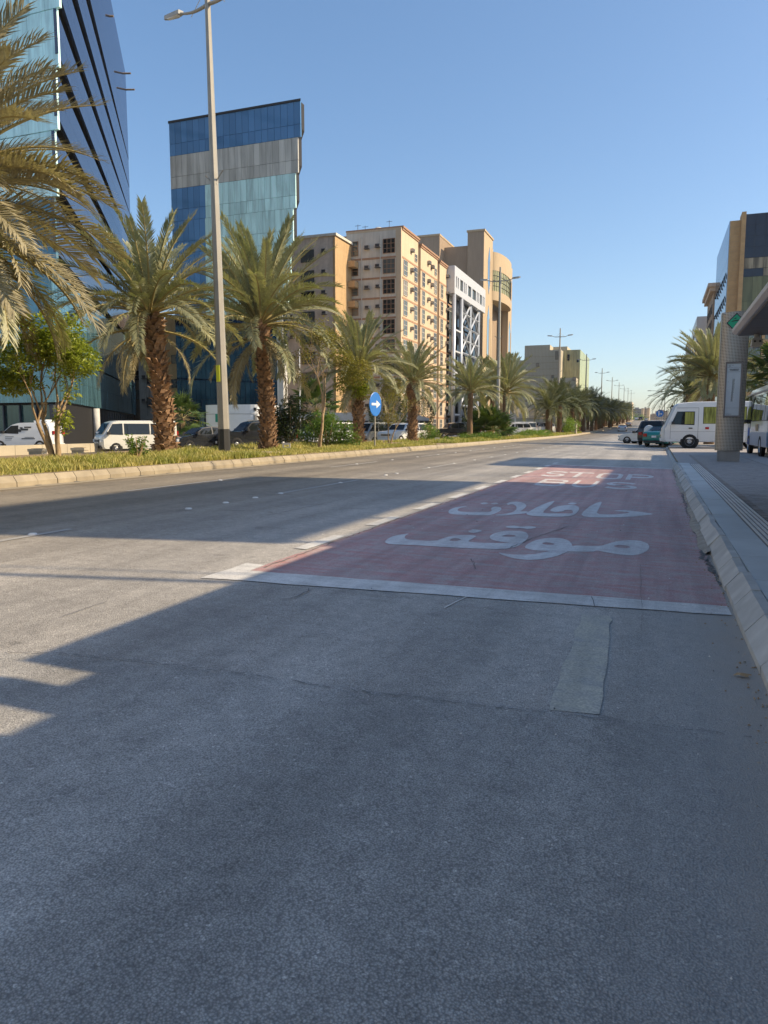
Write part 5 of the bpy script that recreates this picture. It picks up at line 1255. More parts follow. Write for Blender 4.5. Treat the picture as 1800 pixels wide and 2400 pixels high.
# ------------------------------------------------------------------ vehicles
SPEC = {
 'sedan': dict(W=1.82, L=4.6, top=[(2.28, .50), (2.24, .72), (1.95, .84), (1.05, .96), (.35, 1.38), (-.15, 1.45), (-.85, 1.42), (-1.55, 1.10), (-2.2, 1.04), (-2.30, .80), (-2.28, .45)], zb=.22, belt=.95, roof=1.45,
               wind=(3, 4), rear=(6, 7), sw=[[(.86, .98), (.30, 1.34), (-.18, 1.38), (-.2, .99)], [(-.28, .99), (-.26, 1.38), (-.82, 1.36), (-1.3, 1.05)]], wx=(1.42, -1.38), wr=.33),
 'hatch': dict(W=1.72, L=4.0, top=[(1.98, .48), (1.95, .72), (1.65, .86), (.95, .98), (.30, 1.40), (-.3, 1.50), (-1.3, 1.46), (-1.85, 1.05), (-1.98, .8), (-1.95, .45)], zb=.22, belt=.95, roof=1.5,
               wind=(3, 4), rear=(6, 7), sw=[[(.78, 1.0), (.28, 1.36), (-.28, 1.43), (-.3, 1.0)], [(-.38, 1.0), (-.36, 1.43), (-1.2, 1.40), (-1.45, 1.05)]], wx=(1.25, -1.2), wr=.32),
 'suv': dict(W=2.0, L=5.2, top=[(2.58, .55), (2.56, 1.02), (2.3, 1.14), (1.15, 1.20), (.60, 1.76), (.1, 1.87), (-2.2, 1.86), (-2.5, 1.25), (-2.6, .9), (-2.58, .5)], zb=.32, belt=1.18, roof=1.87,
             wind=(3, 4), rear=(6, 7), sw=[[(.95, 1.22), (.52, 1.70), (-.12, 1.76), (-.14, 1.22)], [(-.22, 1.22), (-.20, 1.76), (-1.1, 1.76), (-1.1, 1.22)], [(-1.2, 1.22), (-1.2, 1.76), (-2.12, 1.74), (-2.3, 1.25)]], wx=(1.62, -1.55), wr=.40),
 'van': dict(W=1.75, L=4.7, top=[(2.33, .45), (2.33, .98), (2.25, 1.08), (1.72, 1.84), (1.35, 1.95), (-2.25, 1.97), (-2.36, 1.6), (-2.36, .45)], zb=.26, belt=1.1, roof=1.97,
             wind=(2, 3), rear=(5, 6), sw=[[(1.95, 1.14), (1.60, 1.72), (1.05, 1.76), (1.05, 1.12)], [(.92, 1.14), (.92, 1.76), (-.55, 1.76), (-.55, 1.14)], [(-.68, 1.14), (-.68, 1.76), (-2.1, 1.74), (-2.1, 1.14)]], wx=(1.45, -1.4), wr=.32),
 'small_van': dict(W=1.83, L=4.2, top=[(2.1, .45), (2.06, .78), (1.85, .95), (1.25, 1.10), (.55, 1.66), (.1, 1.78), (-1.85, 1.82), (-2.05, 1.5), (-2.1, .45)], zb=.24, belt=1.08, roof=1.82,
             wind=(3, 4), rear=(6, 7), sw=[[(1.12, 1.12), (.55, 1.56), (.12, 1.60), (.12, 1.10)]], wx=(1.32, -1.25), wr=.33),
 'pickup': dict(W=1.9, L=5.3, top=[(2.6, .55), (2.58, 1.0), (2.3, 1.10), (1.25, 1.16), (.72, 1.70), (.2, 1.80), (-.75, 1.78), (-.95, 1.15), (-2.6, 1.15), (-2.65, .9), (-2.62, .55)], zb=.4, belt=1.14, roof=1.8,
             wind=(3, 4), rear=(6, 7), sw=[[(1.05, 1.18), (.65, 1.64), (.05, 1.70), (.05, 1.18)], [(-.03, 1.18), (-.03, 1.70), (-.66, 1.70), (-.78, 1.2)]], wx=(1.7, -1.6), wr=.39),
 'minibus': dict(W=2.05, L=6.3, top=[(3.14, .55), (3.14, 1.15), (3.05, 1.3), (2.55, 2.45), (2.30, 2.62), (1.5, 2.70), (-3.0, 2.70), (-3.15, 2.4), (-3.15, .5)], zb=.38, belt=1.4, roof=2.7,
             wind=(2, 3), rear=(6, 7), sw=[[(2.55, 1.42), (2.25, 2.12), (1.35, 2.12), (1.35, 1.38)], [(.85, 1.45), (.85, 2.38), (-1.35, 2.38), (-1.35, 1.45)], [(-1.45, 1.45), (-1.45, 2.38), (-2.95, 2.38), (-2.95, 1.45)]], wx=(1.55, -1.9), wr=.42),
 'bus': dict(W=2.3, L=8.0, top=[(3.98, .6), (4.0, 1.3), (3.95, 1.5), (3.7, 2.75), (3.5, 2.98), (2.9, 3.05), (-3.8, 3.05), (-4.0, 2.8), (-4.0, .5)], zb=.42, belt=1.5, roof=3.05,
             wind=(2, 3), rear=(6, 7), sw=[[(3.45, 1.5), (3.35, 2.6), (2.7, 2.6), (2.7, 1.45)], [(1.6, 1.55), (1.6, 2.65), (.2, 2.65), (.2, 1.55)], [(.08, 1.55), (.08, 2.65), (-1.3, 2.65), (-1.3, 1.55)], [(-1.42, 1.55), (-1.42, 2.65), (-2.8, 2.65), (-2.8, 1.55)], [(-2.92, 1.55), (-2.92, 2.65), (-3.8, 2.6), (-3.8, 1.55)]], wx=(2.2, -2.0), wr=.46),
}
_cc = {}
def car_meshes(kind, paint, curtain=False):
    key = (kind, paint, curtain)
    if key in _cc: return _cc[key]
    S = SPEC[kind]; W = S['W'] / 2; belt, roof, zb = S['belt'], S['roof'], S['zb']; top = S['top']
    tall = kind in ('van', 'minibus', 'bus', 'small_van'); tm_ = .10 if tall else .20
    def yh(z):
        k = 1 - tm_ * max(0, (z - belt) / (roof - belt)) ** 1.2; return W * k * (1 - .05 * max(0, (belt * .55 - z) / (belt * .55)))
    zmid = (zb + roof) / 2; Lh = S['L'] / 2
    prof = list(top) + [(-Lh + .12, zb), (Lh - .12, zb)]
    # round the corners of the side outline a little
    pr = []
    for i in range(len(prof)):
        a, b_, c = Vector(prof[i - 1]), Vector(prof[i]), Vector(prof[(i + 1) % len(prof)])
        k = .16; pr += [tuple(b_.lerp(a, min(k, .09 / max((b_ - a).length, .09)))), tuple(b_.lerp(c, min(k, .09 / max((b_ - c).length, .09))))]
    sl = [(-1, .955), (-.965, .985), (-.88, 1.0), (-.45, 1.004), (.45, 1.004), (.88, 1.0), (.965, .985), (1, .955)]
    m = MB(); n = len(pr)
    for f, sc in sl:
        for (x, z) in pr:
            xs_ = x * (sc if sc < 1 else 1) * (1 - .03 * f * f * abs(x) / Lh); zz = zmid + (z - zmid) * (sc ** .6); m.v.append((xs_, f * yh(z), zz))
    for i in range(len(sl) - 1):
        for j in range(n): q = (j + 1) % n; m.f.append((i * n + j, i * n + q, (i + 1) * n + q, (i + 1) * n + j)); m.mi.append(0)
    tri = tessellate_polygon([[Vector((p[0], p[1], 0)) for p in pr]])
    for t in tri: m.f.append(tuple(t)); m.mi.append(0); m.f.append(tuple(x + (len(sl) - 1) * n for x in t[::-1])); m.mi.append(0)
    D = {}
    D['body'] = m.mesh('body', PAINT[paint], True)
    for p in D['body'].polygons: p.use_smooth = len(p.vertices) == 4
    gl = 'glass'
    def poly_side(P, sd, off): return [(x, sd * (yh(z) + off), z) for x, z in P]
    D['side_window'] = []
    for q, P in enumerate(S['sw']):
        for sd in (-1, 1):
            w = MB(); a = poly_side(P, sd, .004); w.add(a, [tuple(range(len(a)))[::-1] if sd > 0 else tuple(range(len(a)))])
            # rubber seal around
            ctr = Vector((sum(p[0] for p in P) / len(P), sum(p[1] for p in P) / len(P)))
            out = [tuple(ctr + (Vector(p) - ctr) * 1.0 + (Vector(p) - ctr).normalized() * .035) for p in P]; b_ = poly_side(out, sd, .001)
            k = len(P)
            w.add(a + b_, [(i, (i + 1) % k, (i + 1) % k + k, i + k) for i in range(k)], 1)
            D['side_window'].append(w.mesh('side_window', ['curtain' if (curtain and q > 0) else gl, 'plastic']))
    def cross(i0, i1, inset, off, nm, mats=(gl,)):
        (x0, z0), (x1, z1) = top[i0], top[i1]; dx, dz = x1 - x0, z1 - z0; l = math.hypot(dx, dz); nx_, nz_ = -dz / l, dx / l
        if (nx_ * (1 if nm == 'windscreen' else -1)) < 0: nx_, nz_ = -nx_, -nz_
        P = []
        for t in (.08, .92): x, z = x0 + dx * t + nx_ * off, z0 + dz * t + nz_ * off; P.append((x, z, yh(z) * inset))
        (xa, za, ya), (xb, zb_, yb) = P
        return MB().add([(xa, -ya, za), (xa, ya, za), (xb, yb, zb_), (xb, -yb, zb_)], [(0, 1, 2, 3)]).mesh(nm, mats)
    D['windscreen'] = cross(*S['wind'], .87, .022, 'windscreen'); D['rear_window'] = cross(*S['rear'], .82, .022, 'rear_window')
    r = S['wr']
    D['tyre'] = MB().lathe([(r * .62, -.10), (r * .9, -.11), (r, -.08), (r, .08), (r * .9, .11), (r * .62, .10)], (0, 0, 0), 'y', 20).mesh('tyre', 'tyre', True)
    rm = MB().lathe([(.02, .075), (r * .2, .085), (r * .55, .04), (r * .63, .095), (r * .66, .09)], (0, 0, 0), 'y', 20)
    for i in range(7): a = 2 * PI * i / 7; c, s = math.cos(a), math.sin(a); rm.add([(c * r * .25 - s * .02, .088, s * r * .25 + c * .02), (c * r * .25 + s * .02, .088, s * r * .25 - c * .02), (c * r * .55, .055, s * r * .55)], [(0, 1, 2)], 1)
    D['rim'] = rm.mesh('rim', ['rim', 'plastic'])
    D['wheel_arch'] = MB().lathe([(.01, .004), (r * 1.16, .004), (r * 1.2, 0)], (0, 0, 0), 'y', 20).mesh('wheel_arch', 'plastic')
    xf = top[1][0]; zf = (top[0][1] + top[1][1]) / 2 + .08 * (kind not in ('sedan', 'hatch'))
    hw = .24 if not tall else .2
    D['headlight'] = MB().box(-.10, .02, -hw / 1.4, hw / 1.4, -.08, .09).mesh('headlight', 'lens')
    D['grille'] = MB().box(-.02, .03, -W * .5, W * .5, -.10, .09).box(.03, .04, -W * .5, W * .5, .06, .09, 1).box(.03, .04, -W * .5, W * .5, -.10, -.08, 1).mesh('grille', ['plastic', 'chrome'])
    D['bumper'] = MB().box(-.10, .035, -W * .86, W * .86, -.08, .08).mesh('bumper', 'plastic' if paint != 'white' else PAINT[paint])
    D['tail_light'] = MB().box(-.03, .06, -.13, .13, -.10, .12).mesh('tail_light', 'tail')
    D['number_plate'] = MB().box(-.01, .012, -.17, .17, -.07, .07).mesh('number_plate', 'white')
    D['mirror'] = MB().box(-.07, .09, -.13, .13, -.08, .09).mesh('mirror', 'plastic')
    D['door_line'] = None
    _cc[key] = D; return D
def car(kind, paint, label, loc, head, group=None, curtain=False, detail=True, name=None, sc=1.0, cat=None):
    """head: direction the nose points, degrees from +X towards +Y"""
    S = SPEC[kind]; D = car_meshes(kind, paint, curtain); W = S['W'] / 2; top = S['top']
    nm = name or {'small_van': 'delivery_van', 'van': 'van', 'suv': 'suv', 'sedan': 'car', 'hatch': 'car', 'pickup': 'pickup_truck', 'minibus': 'minibus', 'bus': 'bus'}[kind]
    t = thing(nm, label, cat or nm.replace('_', ' '), loc, R(head), group); t.scale = (sc,) * 3
    link('body', D['body'], t)
    for w in D['side_window']: link('side_window', w, t)
    link('windscreen', D['windscreen'], t)
    if kind not in ('small_van',): link('rear_window', D['rear_window'], t)
    for x in S['wx']:
        for sd in (-1, 1):
            w = link('wheel', D['tyre'], t, (x, sd * (W - .085), S['wr']), (0, 0, 0 if sd > 0 else PI)); link('rim', D['rim'], w)
            link('wheel_arch', D['wheel_arch'], t, (x, sd * (W * .985 - .004) , S['wr'] + .02), (0, 0, 0 if sd > 0 else PI))
    zf = (top[0][1] + top[1][1]) / 2 + .04; xf = max(top[0][0], top[1][0]); xr = min(top[-1][0], top[-2][0]); zr = (top[-1][1] + top[-2][1]) / 2 + .18
    for sd in (-1, 1):
        link('headlight', D['headlight'], t, (xf - .02, sd * W * .72, zf), (0, 0, sd * -.15)); link('tail_light', D['tail_light'], t, (xr + .02, sd * W * .74, zr), (0, 0, PI))
        link('mirror', D['mirror'], t, (S['sw'][0][0][0] - .08, sd * (W + .10), S['sw'][0][0][1] + .06))
    link('grille', D['grille'], t, (xf - .01, 0, zf)); link('bumper', D['bumper'], t, (xf - .01, 0, S['zb'] + .13)); link('bumper', D['bumper'], t, (xr + .01, 0, S['zb'] + .13), (0, 0, PI))
    link('number_plate', D['number_plate'], t, (xf + .035, 0, S['zb'] + .18)); link('number_plate', D['number_plate'], t, (xr - .035, 0, zr - .1), (0, 0, PI))
    return t
def gz(px, depth, z):      # place on the sight line through px at a given depth along the view
    r_ = ray(px, HY); r_.z = 0; fwd = Vector((_fw.x, _fw.y, 0)).normalized(); k = depth / r_.dot(fwd); return (r_.x * k, r_.y * k, z)
fz = lambda x, y, z=PARK_Z: (x, y, z + rise(y))
# across the road
v = car('small_van', 'white', 'small white delivery van with dark print on its side, behind the sand wall', gz(62, 54, -.22), 180 + 20, sc=1.12)
part('roof_unit', MB().box(-1.6, -.75, -.5, .5, 1.79, 1.93).box(-1.5, -.85, -.42, .42, 1.93, 1.99), 'white', v)
pr_ = MB()
for sd in (-1, 1):
    for (x0, x1, z0, z1) in ((-.55, -.1, 1.30, 1.42), (-.75, -.3, 1.46, 1.54), (-.1, .1, 1.2, 1.38), (-.2, -.02, 1.40, 1.5), (.4, .95, .88, .91), (.5, .95, .78, .81), (.55, .95, .68, .70), (-.9, -.3, .84, .87), (-.95, -.1, .74, .80)):
        pr_.box(x0, x1, sd * .917 - .004, sd * .917 + .004, z0, z1)
part('side_print', pr_, 'ink', v)
v = car('van', 'cream', 'old boxy white passenger van facing left, beside the thick palm trunk', gz(318, 48, -.2), 180 + 56, sc=1.06)
part('sun_strip', MB().box(1.9, 2.2, -.6, -.1, 1.16, 1.30), 'white', v)
car('hatch', 'black', 'small black car with a chrome edged grille, between the thick palm and the lamp post', gz(473, 49, -.05), 180 + 60, sc=1.05)
car('sedan', 'blue', 'dark blue car mostly hidden behind the small black car and the fan palm', gz(455, 62, -.3), 180 + 10)
v = car('suv', 'black', 'large black suv directly right of the lamp post', gz(597, 50, -.05), 180 + 52, sc=1.04)
part('roof_rail', MB().box(-1.9, .2, -.75, -.71, 1.88, 1.93).box(-1.9, .2, .71, .75, 1.88, 1.93), 'chrome', v)
car('sedan', 'navy', 'black sedan parked side on behind the grey sign and low planters', gz(700, 68, .15), 180 + 20, sc=1.15)
car('suv', 'white', 'white suv behind the palm with vines, left of the blue sign post', gz(775, 60, 0), 180 + 66, name='suv')
car('van', 'silver', 'silver grey van parked between two white suvs', gz(893, 72, -.05), 60 + 180, sc=1.05)
car('suv', 'white', 'white suv parked under the carport end, left of the ficus trees', gz(945, 66, .0), 252, name='suv')
car('pickup', 'black', 'dark pickup truck right of the ficus trees, in front of the silver building', gz(1068, 82, .25), 215)
car('sedan', 'white', 'white sedan roof showing behind the fan palm shrub', gz(1112, 88, .3), 200)
car('suv', 'white', 'white suv at the left end of the far parking row', gz(1203, 108, .3), 215)
car('van', 'white', 'white van in the far parking row behind the hedge', gz(1222, 118, .5), 220)
car('suv', 'white', 'white suv parked in the far row beside the canopy tent', gz(1264, 120, .5), 225)
car('suv', 'navy', 'dark suv parked in the far row behind the white ones', gz(1243, 126, .6), 215)
car('sedan', 'grey', 'grey car between the trunks of the far palm row', gz(1298, 128, .6), 200)
# on the carriageway
def onroad(px, py_base, X): 
    r_ = ray(px, HY); Y = r_.y / r_.x * X; return (X, Y, road_z(X, Y))
car('sedan', 'white', 'white sedan driving away in the distance, nearest car on the road', onroad(1459, 0, -6.6 if False else -7.4), 90)
car('sedan', 'grey', 'grey sedan driving away, just ahead of the white sedan', onroad(1473, 0, -9.0), 90)
for px, pt, X, lb in ((1491, 'white', -10.4, 'leftmost tiny white car on the crest of the road'), (1501, 'black', -8.2, 'tiny dark car in the middle of the road crest'), (1514, 'silver', -5.2, 'rightmost tiny silver car on the road crest')):
    car('sedan' if pt != 'black' else 'suv', pt, lb, (X, 405, road_z(X, 405)), 90) if False else car('sedan' if pt != 'black' else 'suv', pt, lb, onroad(px, 0, X), 90)
# right side
car('sedan', 'white', 'white car nosing out at the right edge of the road, left of the brown suv', gz(1516, 66, .02), 160, sc=1.0)
v = car('suv', 'brown', 'dark brown suv seen from behind with spare wheel cover, left of the minibus', gz(1540, 58, .1), 80, sc=1.0)
part('spare_wheel_cover', MB().lathe([(.01, -.2), (.32, -.18), (.38, -.1), (.38, 0)], (-2.62, 0.1, 1.15), 'x', 18), PAINT['white'], v)
car('pickup', 'white', 'white pickup with lowered tailgate between the brown suv and the minibus', gz(1558, 60, .12), 75)
car('sedan', 'teal', 'green and white taxi rear end just left of the minibus nose', gz(1560, 55.5, .08), 70, cat='taxi', name='taxi')
v = car('minibus', 'white', 'white minibus with green curtains behind the bus stop totem', gz(1683, 46.5, WALK_Z - .04), 180, curtain=True, sc=1.08)
part('door_handle', MB().box(1.42, 1.62, -1.055, -1.02, 1.15, 1.21).box(1.42, 1.62, 1.02, 1.055, 1.15, 1.21), 'plastic', v)
part('orange_marker', MB().box(.55, .75, 1.022, 1.05, 1.12, 1.25), 'tail', v); part('visor', MB().box(2.25, 2.62, -.8, .8, 2.44, 2.50), 'plastic', v)
dl = MB()
for sd in (-1, 1):
    for (x0, x1, z0, z1) in ((1.12, 1.135, .5, 2.35), (2.60, 2.615, .55, 1.35), (1.12, 2.3, 2.34, 2.355), (-3.0, 2.6, .98, .99)): dl.box(x0, x1, sd * 1.022 - .003, sd * 1.022 + .003, z0, z1)
part('door_seams', dl, 'frame', v)
part('side_curtain', MB().box(1.37, 1.85, .97, 1.035, 1.42, 2.10), 'curtain', v); part('vent', MB().box(-.3, .05, 1.02, 1.04, .5, .85), 'plastic', v)
v = car('bus', 'white', 'white bus with blue skirt stripes parked at the right edge', (5.45, 38.2, WALK_Z - .03), 90, sc=1.03)
sk = MB(); sk.prism([(-4.0, .45), (1.7, .45), (1.7, 1.0), (1.2, 1.05), (-4.0, 1.05)], 'y', 1.135, 1.16)
part('blue_skirt', sk, 'busgrey', v); part('blue_door_band', MB().box(2.05, 2.6, 1.14, 1.165, .45, 1.25), 'busblue', v)
part('door', MB().box(1.75, 2.6, 1.13, 1.155, 1.2, 2.75), 'glass', v); part('driver_marker', MB().box(-.9, -.3, 1.13, 1.17, 1.1, 1.4), 'beige', v)
part('roof_strip', MB().box(-3.9, 3.4, 1.05, 1.12, 2.78, 2.84), 'sgrey', v)

# ------------------------------------------------------------------ lamp posts
def lamp_meshes():
    pole = MB(); pole.tube([(0, 0, .9), (0, 0, 15.9)], [.20, .085], 8); 
    arm = MB(); pts = [(.05 + 1.15 * s, 0, -.02 - .07 * math.sin(PI * s * .8) + .17 * s * s) for s in [i / 8 for i in range(9)]]
    arm.tube(pts, [.06 - .025 * i / 8 for i in range(9)], 6)
    head = MB().prism([(-.18, -.10), (.15, -.17), (.62, -.12), (.80, -.03), (.78, .04), (.55, .06), (-.12, .10)], 'z', -.08, .06).prism([(-.05, -.08), (.6, -.08), (.6, .06), (-.05, .06)], 'z', -.11, -.08, 1)
    base = MB().tube([(0, 0, -.1), (0, 0, .9)], [.215, .205], 8); 
    br = MB().tube([(-.42, 0, .32), (-.1, 0, .04), (0, 0, 0)], .025, 4).tube([(.42, 0, .32), (.1, 0, .04), (0, 0, 0)], .025, 4).tube([(-.14, 0, -.06), (.14, 0, -.06)], .03, 4).tube([(-.16, 0, .06), (.16, 0, .06)], .02, 4)
    rod = MB().tube([(.0, 0, .95), (.8, 0, .2)], .012, 3)
    fl = MB().tube([(-.45, -.02, -.06), (.45, .02, -.06)], .05, 4).box(-.4, .4, -.4, .4, -.14, -.08)
    return dict(pole=pole.mesh('pole', 'pole'), arm=arm.mesh('arm', 'pole', True), head=head.mesh('lamp_head', ['lamp', 'white']), base=base.mesh('base', 'pole_black'), bracket=br.mesh('bracket', 'pole'), stay=rod.mesh('stay_rod', 'pole'), foot=fl.mesh('base_plate', 'pole_black'))
LM = lamp_meshes()
def lamp(x, y, label, z=MED_Z, group='double armed street lamps on the median', rz=0, hs=1.0):
    t = thing('street_lamp', label, 'street lamp', (x, y, z + rise(y)), rz, group); 
    link('pole', LM['pole'], t); link('base', LM['base'], t); link('base_plate', LM['foot'], t); link('bracket', LM['bracket'], t, (0, 0, 9.3))
    for s in (0, PI):
        a = link('arm', LM['arm'], t, (0, 0, 14.68), (0, 0, s)); link('lamp_head', LM['head'], a, (1.28, 0, .16), (0, -.08, 0), (.78, .9, .9)); link('stay_rod', LM['stay'], t, (0, 0, 14.3), (0, 0, s))
    return t
l0 = lamp(-14.4, 22.6, 'nearest tall street lamp with a yellow tag, standing between the two front palms', rz=R(16))
l0.rotation_euler = (0, R(-1.1), R(-13))
for o in l0.children:
    if o.name.startswith('arm'): o.location.z += .38; o.scale = (1.12, 1, 1)
    if o.name.startswith('stay'): o.location.z += .38
part('tag_plate', MB().box(-.075, .095, -.195, -.185, 2.55, 3.12), 'yellow', l0)
lamp(-14.3, 70.0, 'second street lamp, in front of the beige tower building')
lamp(-14.3, 115.5, 'third street lamp, rising in front of the pale panelled block')
lamp(-14.3, 160, 'fourth street lamp, just right of the pale panelled block')
lamp(-14.3, 206, 'fifth street lamp along the median, above the dense palm row')
for i, nm in enumerate(('sixth', 'seventh', 'eighth', 'ninth', 'tenth')): lamp(-14.3, 253 + 46 * i, nm + ' street lamp counting from the camera, small above the far palms')
pb_ = MB().prism([(-14.75, 21.9), (-12.6, 22.3), (-12.6, 23.4), (-14.75, 23.6)], 'z', MED_Z - .1, MED_Z + .10)
tag(link('lamp_footing', pb_.mesh('lamp_footing', 'kerb_l')), 'flat sand coloured concrete footing at the base of the nearest lamp post', 'footing')
def curved_lamp(x, y, label):
    t = thing('curved_street_lamp', label, 'street lamp', (x, y, rise(y)), 0, 'single curved street lamps on the right')
    part('pole', MB().tube([(0, 0, 0), (0, 0, 8.2), (-.4, 0, 9.4), (-1.5, 0, 10.1), (-3.6, 0, 10.2)], [.13, .09, .08, .06, .05], 6), 'pole', t); part('lamp_head', MB().box(-4.3, -3.5, -.12, .12, 10.12, 10.28), 'lamp', t)
curved_lamp(1.6, 205, 'taller curved single arm street lamp on the far right side'); curved_lamp(1.2, 250, 'smaller curved single arm street lamp behind the first')
# thin poles beside the shops that draw the long shadows across the road
def plain_pole(x, y, h_, label, r0=.09): 
    t = thing('utility_pole', label, 'pole', (x, y, WALK_Z)); part('shaft', MB().tube([(0, 0, 0), (0, 0, h_)], [r0, r0 * .7], 8), 'pole', t); part('cap', MB().tube([(0, 0, h_), (0, 0, h_ + .15)], [r0 * 1.2, .02], 8), 'pole', t)
    part('arm', MB().tube([(0, 0, h_ - .2), (-.8, 0, h_ + .1)], .04, 5), 'pole', t)
plain_pole(8.2, 8.55, 12.0, 'grey utility pole outside the right of the picture, before the shops', .07)
plain_pole(8.4, 8.95, 11.5, 'thinner utility pole next to the first, outside the picture', .022)
plain_pole(7.0, 22.9, 15.0, 'utility pole past the shop corner, outside the picture', .06)
plain_pole(7.0, 26.4, 15.0, 'utility pole in front of the low grey shop block, outside the picture', .05)

# ------------------------------------------------------------------ signs
s1 = thing('direction_sign', 'round blue sign with a white arrow pointing right on a post in the grass', 'road sign', (-12.9, 33.6, MED_Z), R(76)); s1.scale = (1.15, 1.15, .80)
part('post', MB().tube([(0, 0, -.1), (0, 0, 2.95)], .035, 8), 'pole', s1)
part('disc', MB().lathe([(.001, -.045), (.42, -.045), (.44, -.035), (.44, -.02), (.001, -.02)], (0, 0, 0), 'y', 28), 'sblue', s1, loc=(0, 0, 2.62)).scale = (1, 1, 1.65)
ar = MB().prism([(-.30, 2.55), (.05, 2.55), (.05, 2.38), (.33, 2.62), (.05, 2.86), (.05, 2.69), (-.30, 2.69)], 'y', -.055, -.047); part('arrow', ar, 'white', s1)
p = gz(667, 56, -.3); s2 = thing('sign_back', 'grey back of a round road sign on a thin post right of the front palm', 'road sign', p, R(20))
part('post', MB().tube([(0, 0, 0), (0, 0, 2.9)], .045, 6), 'pole', s2); part('disc', MB().lathe([(.001, -.02), (.42, -.02), (.42, .02), (.001, .02)], (0, .05, 2.45), 'y', 24), 'sgrey', s2)
p = gz(1545, 80, .15); s3 = thing('roundel_sign', 'round blue sign with two white arrows above the brown suv roof', 'road sign', p, 0)
part('post', MB().tube([(0, 0, 0), (0, 0, 3.1)], .04, 6), 'pole', s3); part('disc', MB().lathe([(.001, -.05), (.38, -.05), (.38, -.02), (.001, -.02)], (0, 0, 2.85), 'y', 24), 'sblue', s3)
part('arrows', MB().prism([(-.14, 2.6), (-.06, 2.6), (-.06, 2.98), (.0, 2.98), (-.10, 3.12), (-.2, 2.98), (-.14, 2.98)], 'y', -.06, -.052).prism([(-.055, 2.76), (.12, 2.76), (.12, 2.7), (.26, 2.8), (.12, 2.9), (.12, 2.84), (-.055, 2.84)], 'y', -.06, -.052), 'white', s3)
# markers
mk = MB().box(-.16, -.10, -.05, .05, 0, .34).box(.10, .16, -.05, .05, 0, .34).box(-.10, .10, -.05, .05, .26, .34).box(-.10, .10, -.05, .05, .12, .18).mesh('concrete_marker', 'white_wall')
tag(link('concrete_marker', mk, None, (-14.2, 26.9, MED_Z), (0, 0, .4)), 'small concrete marker at the foot of the tall palm right of the lamp', 'marker')
tag(link('concrete_marker', mk, None, (-13.5, 46.6, MED_Z), (0, 0, .4)), 'small white concrete marker on the tip of the second median island', 'marker')
# planters, walls, carport, tents
def planter(px, depth, label, s=.62, z=-.25):
    p = gz(px, depth, z); t = thing('planter', label, 'planter', p, R(22)); h_ = s * 1.0
    part('box', MB().box(-s / 2, s / 2, -s / 2, s / 2, 0, h_).box(-s / 2 - .04, s / 2 + .04, -s / 2 - .04, s / 2 + .04, h_ - .12, h_ + .01), 'sand_wall', t); part('soil', MB().box(-s / 2 + .08, s / 2 - .08, -s / 2 + .08, s / 2 - .08, h_, h_ + .03), 'soil', t)
planter(86, 36, 'left one of the two square concrete planters before the sand wall'); planter(185, 38, 'right one of the two square concrete planters, near the leafy tree trunk')
planter(648, 56, 'low concrete planter just right of the tall palm trunk', .8); planter(698, 57, 'sunlit concrete planter right of the grey sign back', .8)
w = thing('sand_wall', 'long low sand coloured wall between the median grass and the delivery van', 'wall', (-33, 20, -.3))
for i in range(16): 
    a = .0 + i * 1.9; part('wall_block', boxmesh(.28, 1.88, .82, 'sand_wall'), 'sand_wall', w, (-.0 - i * .0, 6 + a, .34))
w2 = thing('low_wall', 'low shaded wall with coping in front of the side on black sedan', 'wall', gz(700, 60, -.3), R(20)); part('wall', MB().box(-4.5, 4.5, -.15, .15, 0, .75), 'grey_wall', w2); part('coping', MB().box(-4.55, 4.55, -.2, .2, .75, .85), 'white_wall', w2)
cp = thing('carport', 'long grey fabric carport with scalloped edge behind the white suvs', 'carport', gz(830, 76, -.2), R(22))
part('canopy', MB().prism([(-7.5, 2.35), (7.5, 2.35), (7.5, 2.6), (5.5, 3.15), (-5.5, 3.15), (-7.5, 2.6)], 'y', -2.4, 2.4), 'sgrey', cp)
for x in (-5, 0, 5): part('post', MB().box(x - .08, x + .08, 1.9, 2.06, 0, 2.4), 'frame', cp)
sc_ = MB()
for i in range(30): x = -7.5 + .5 * i; sc_.prism([(x, 2.36), (x + .5, 2.36), (x + .38, 2.12), (x + .12, 2.12)], 'y', -2.43, -2.40)
part('scalloped_edge', sc_, 'plastic', cp)
tn = thing('canopy_tent', 'peaked beige parking canopy tent among the far parked cars', 'tent', gz(1232, 122, .4), R(10))
tt = MB().add([(-4, -3, 2.6), (4, -3, 2.6), (4, 3, 2.6), (-4, 3, 2.6), (-1.2, 0, 4.3), (1.2, 0, 4.3)], [(0, 1, 5, 4), (1, 2, 5), (2, 3, 4, 5), (3, 0, 4)]); part('canopy', tt, 'sand_wall', tn)
for x in (-3.8, 3.8):
    for y_ in (-2.8, 2.8): part('post', MB().box(x - .07, x + .07, y_ - .07, y_ + .07, 0, 2.65), 'white', tn)
gt = thing('gate_frame', 'white goal shaped frame with a small dark sign beside the far parked cars', 'frame', gz(1192, 100, .2), R(15))
part('post', MB().box(-.9, -.8, -.05, .05, 0, 2.6), 'white', gt); part('post', MB().box(.8, .9, -.05, .05, 0, 2.6), 'white', gt); part('bar', MB().box(-.8, .8, -.045, .045, 1.3, 1.4), 'white', gt); part('sign', MB().box(-.95, -.1, -.09, -.05, 2.7, 3.4), 'plastic', gt)
ub = thing('utility_box', 'small reddish utility box on the kerb of the far palm row', 'utility box', (-12.4, 121, MED_Z + rise(121))); part('box', MB().box(-.4, .4, -.3, .3, 0, 1.5), 'pink', ub); part('lid', MB().box(-.45, .45, -.35, .35, 1.5, 1.6), 'grey_wall', ub)
for (px, d_, lb) in ((655, 60, 'thin white flag pole before the blue tower'),):
    pass
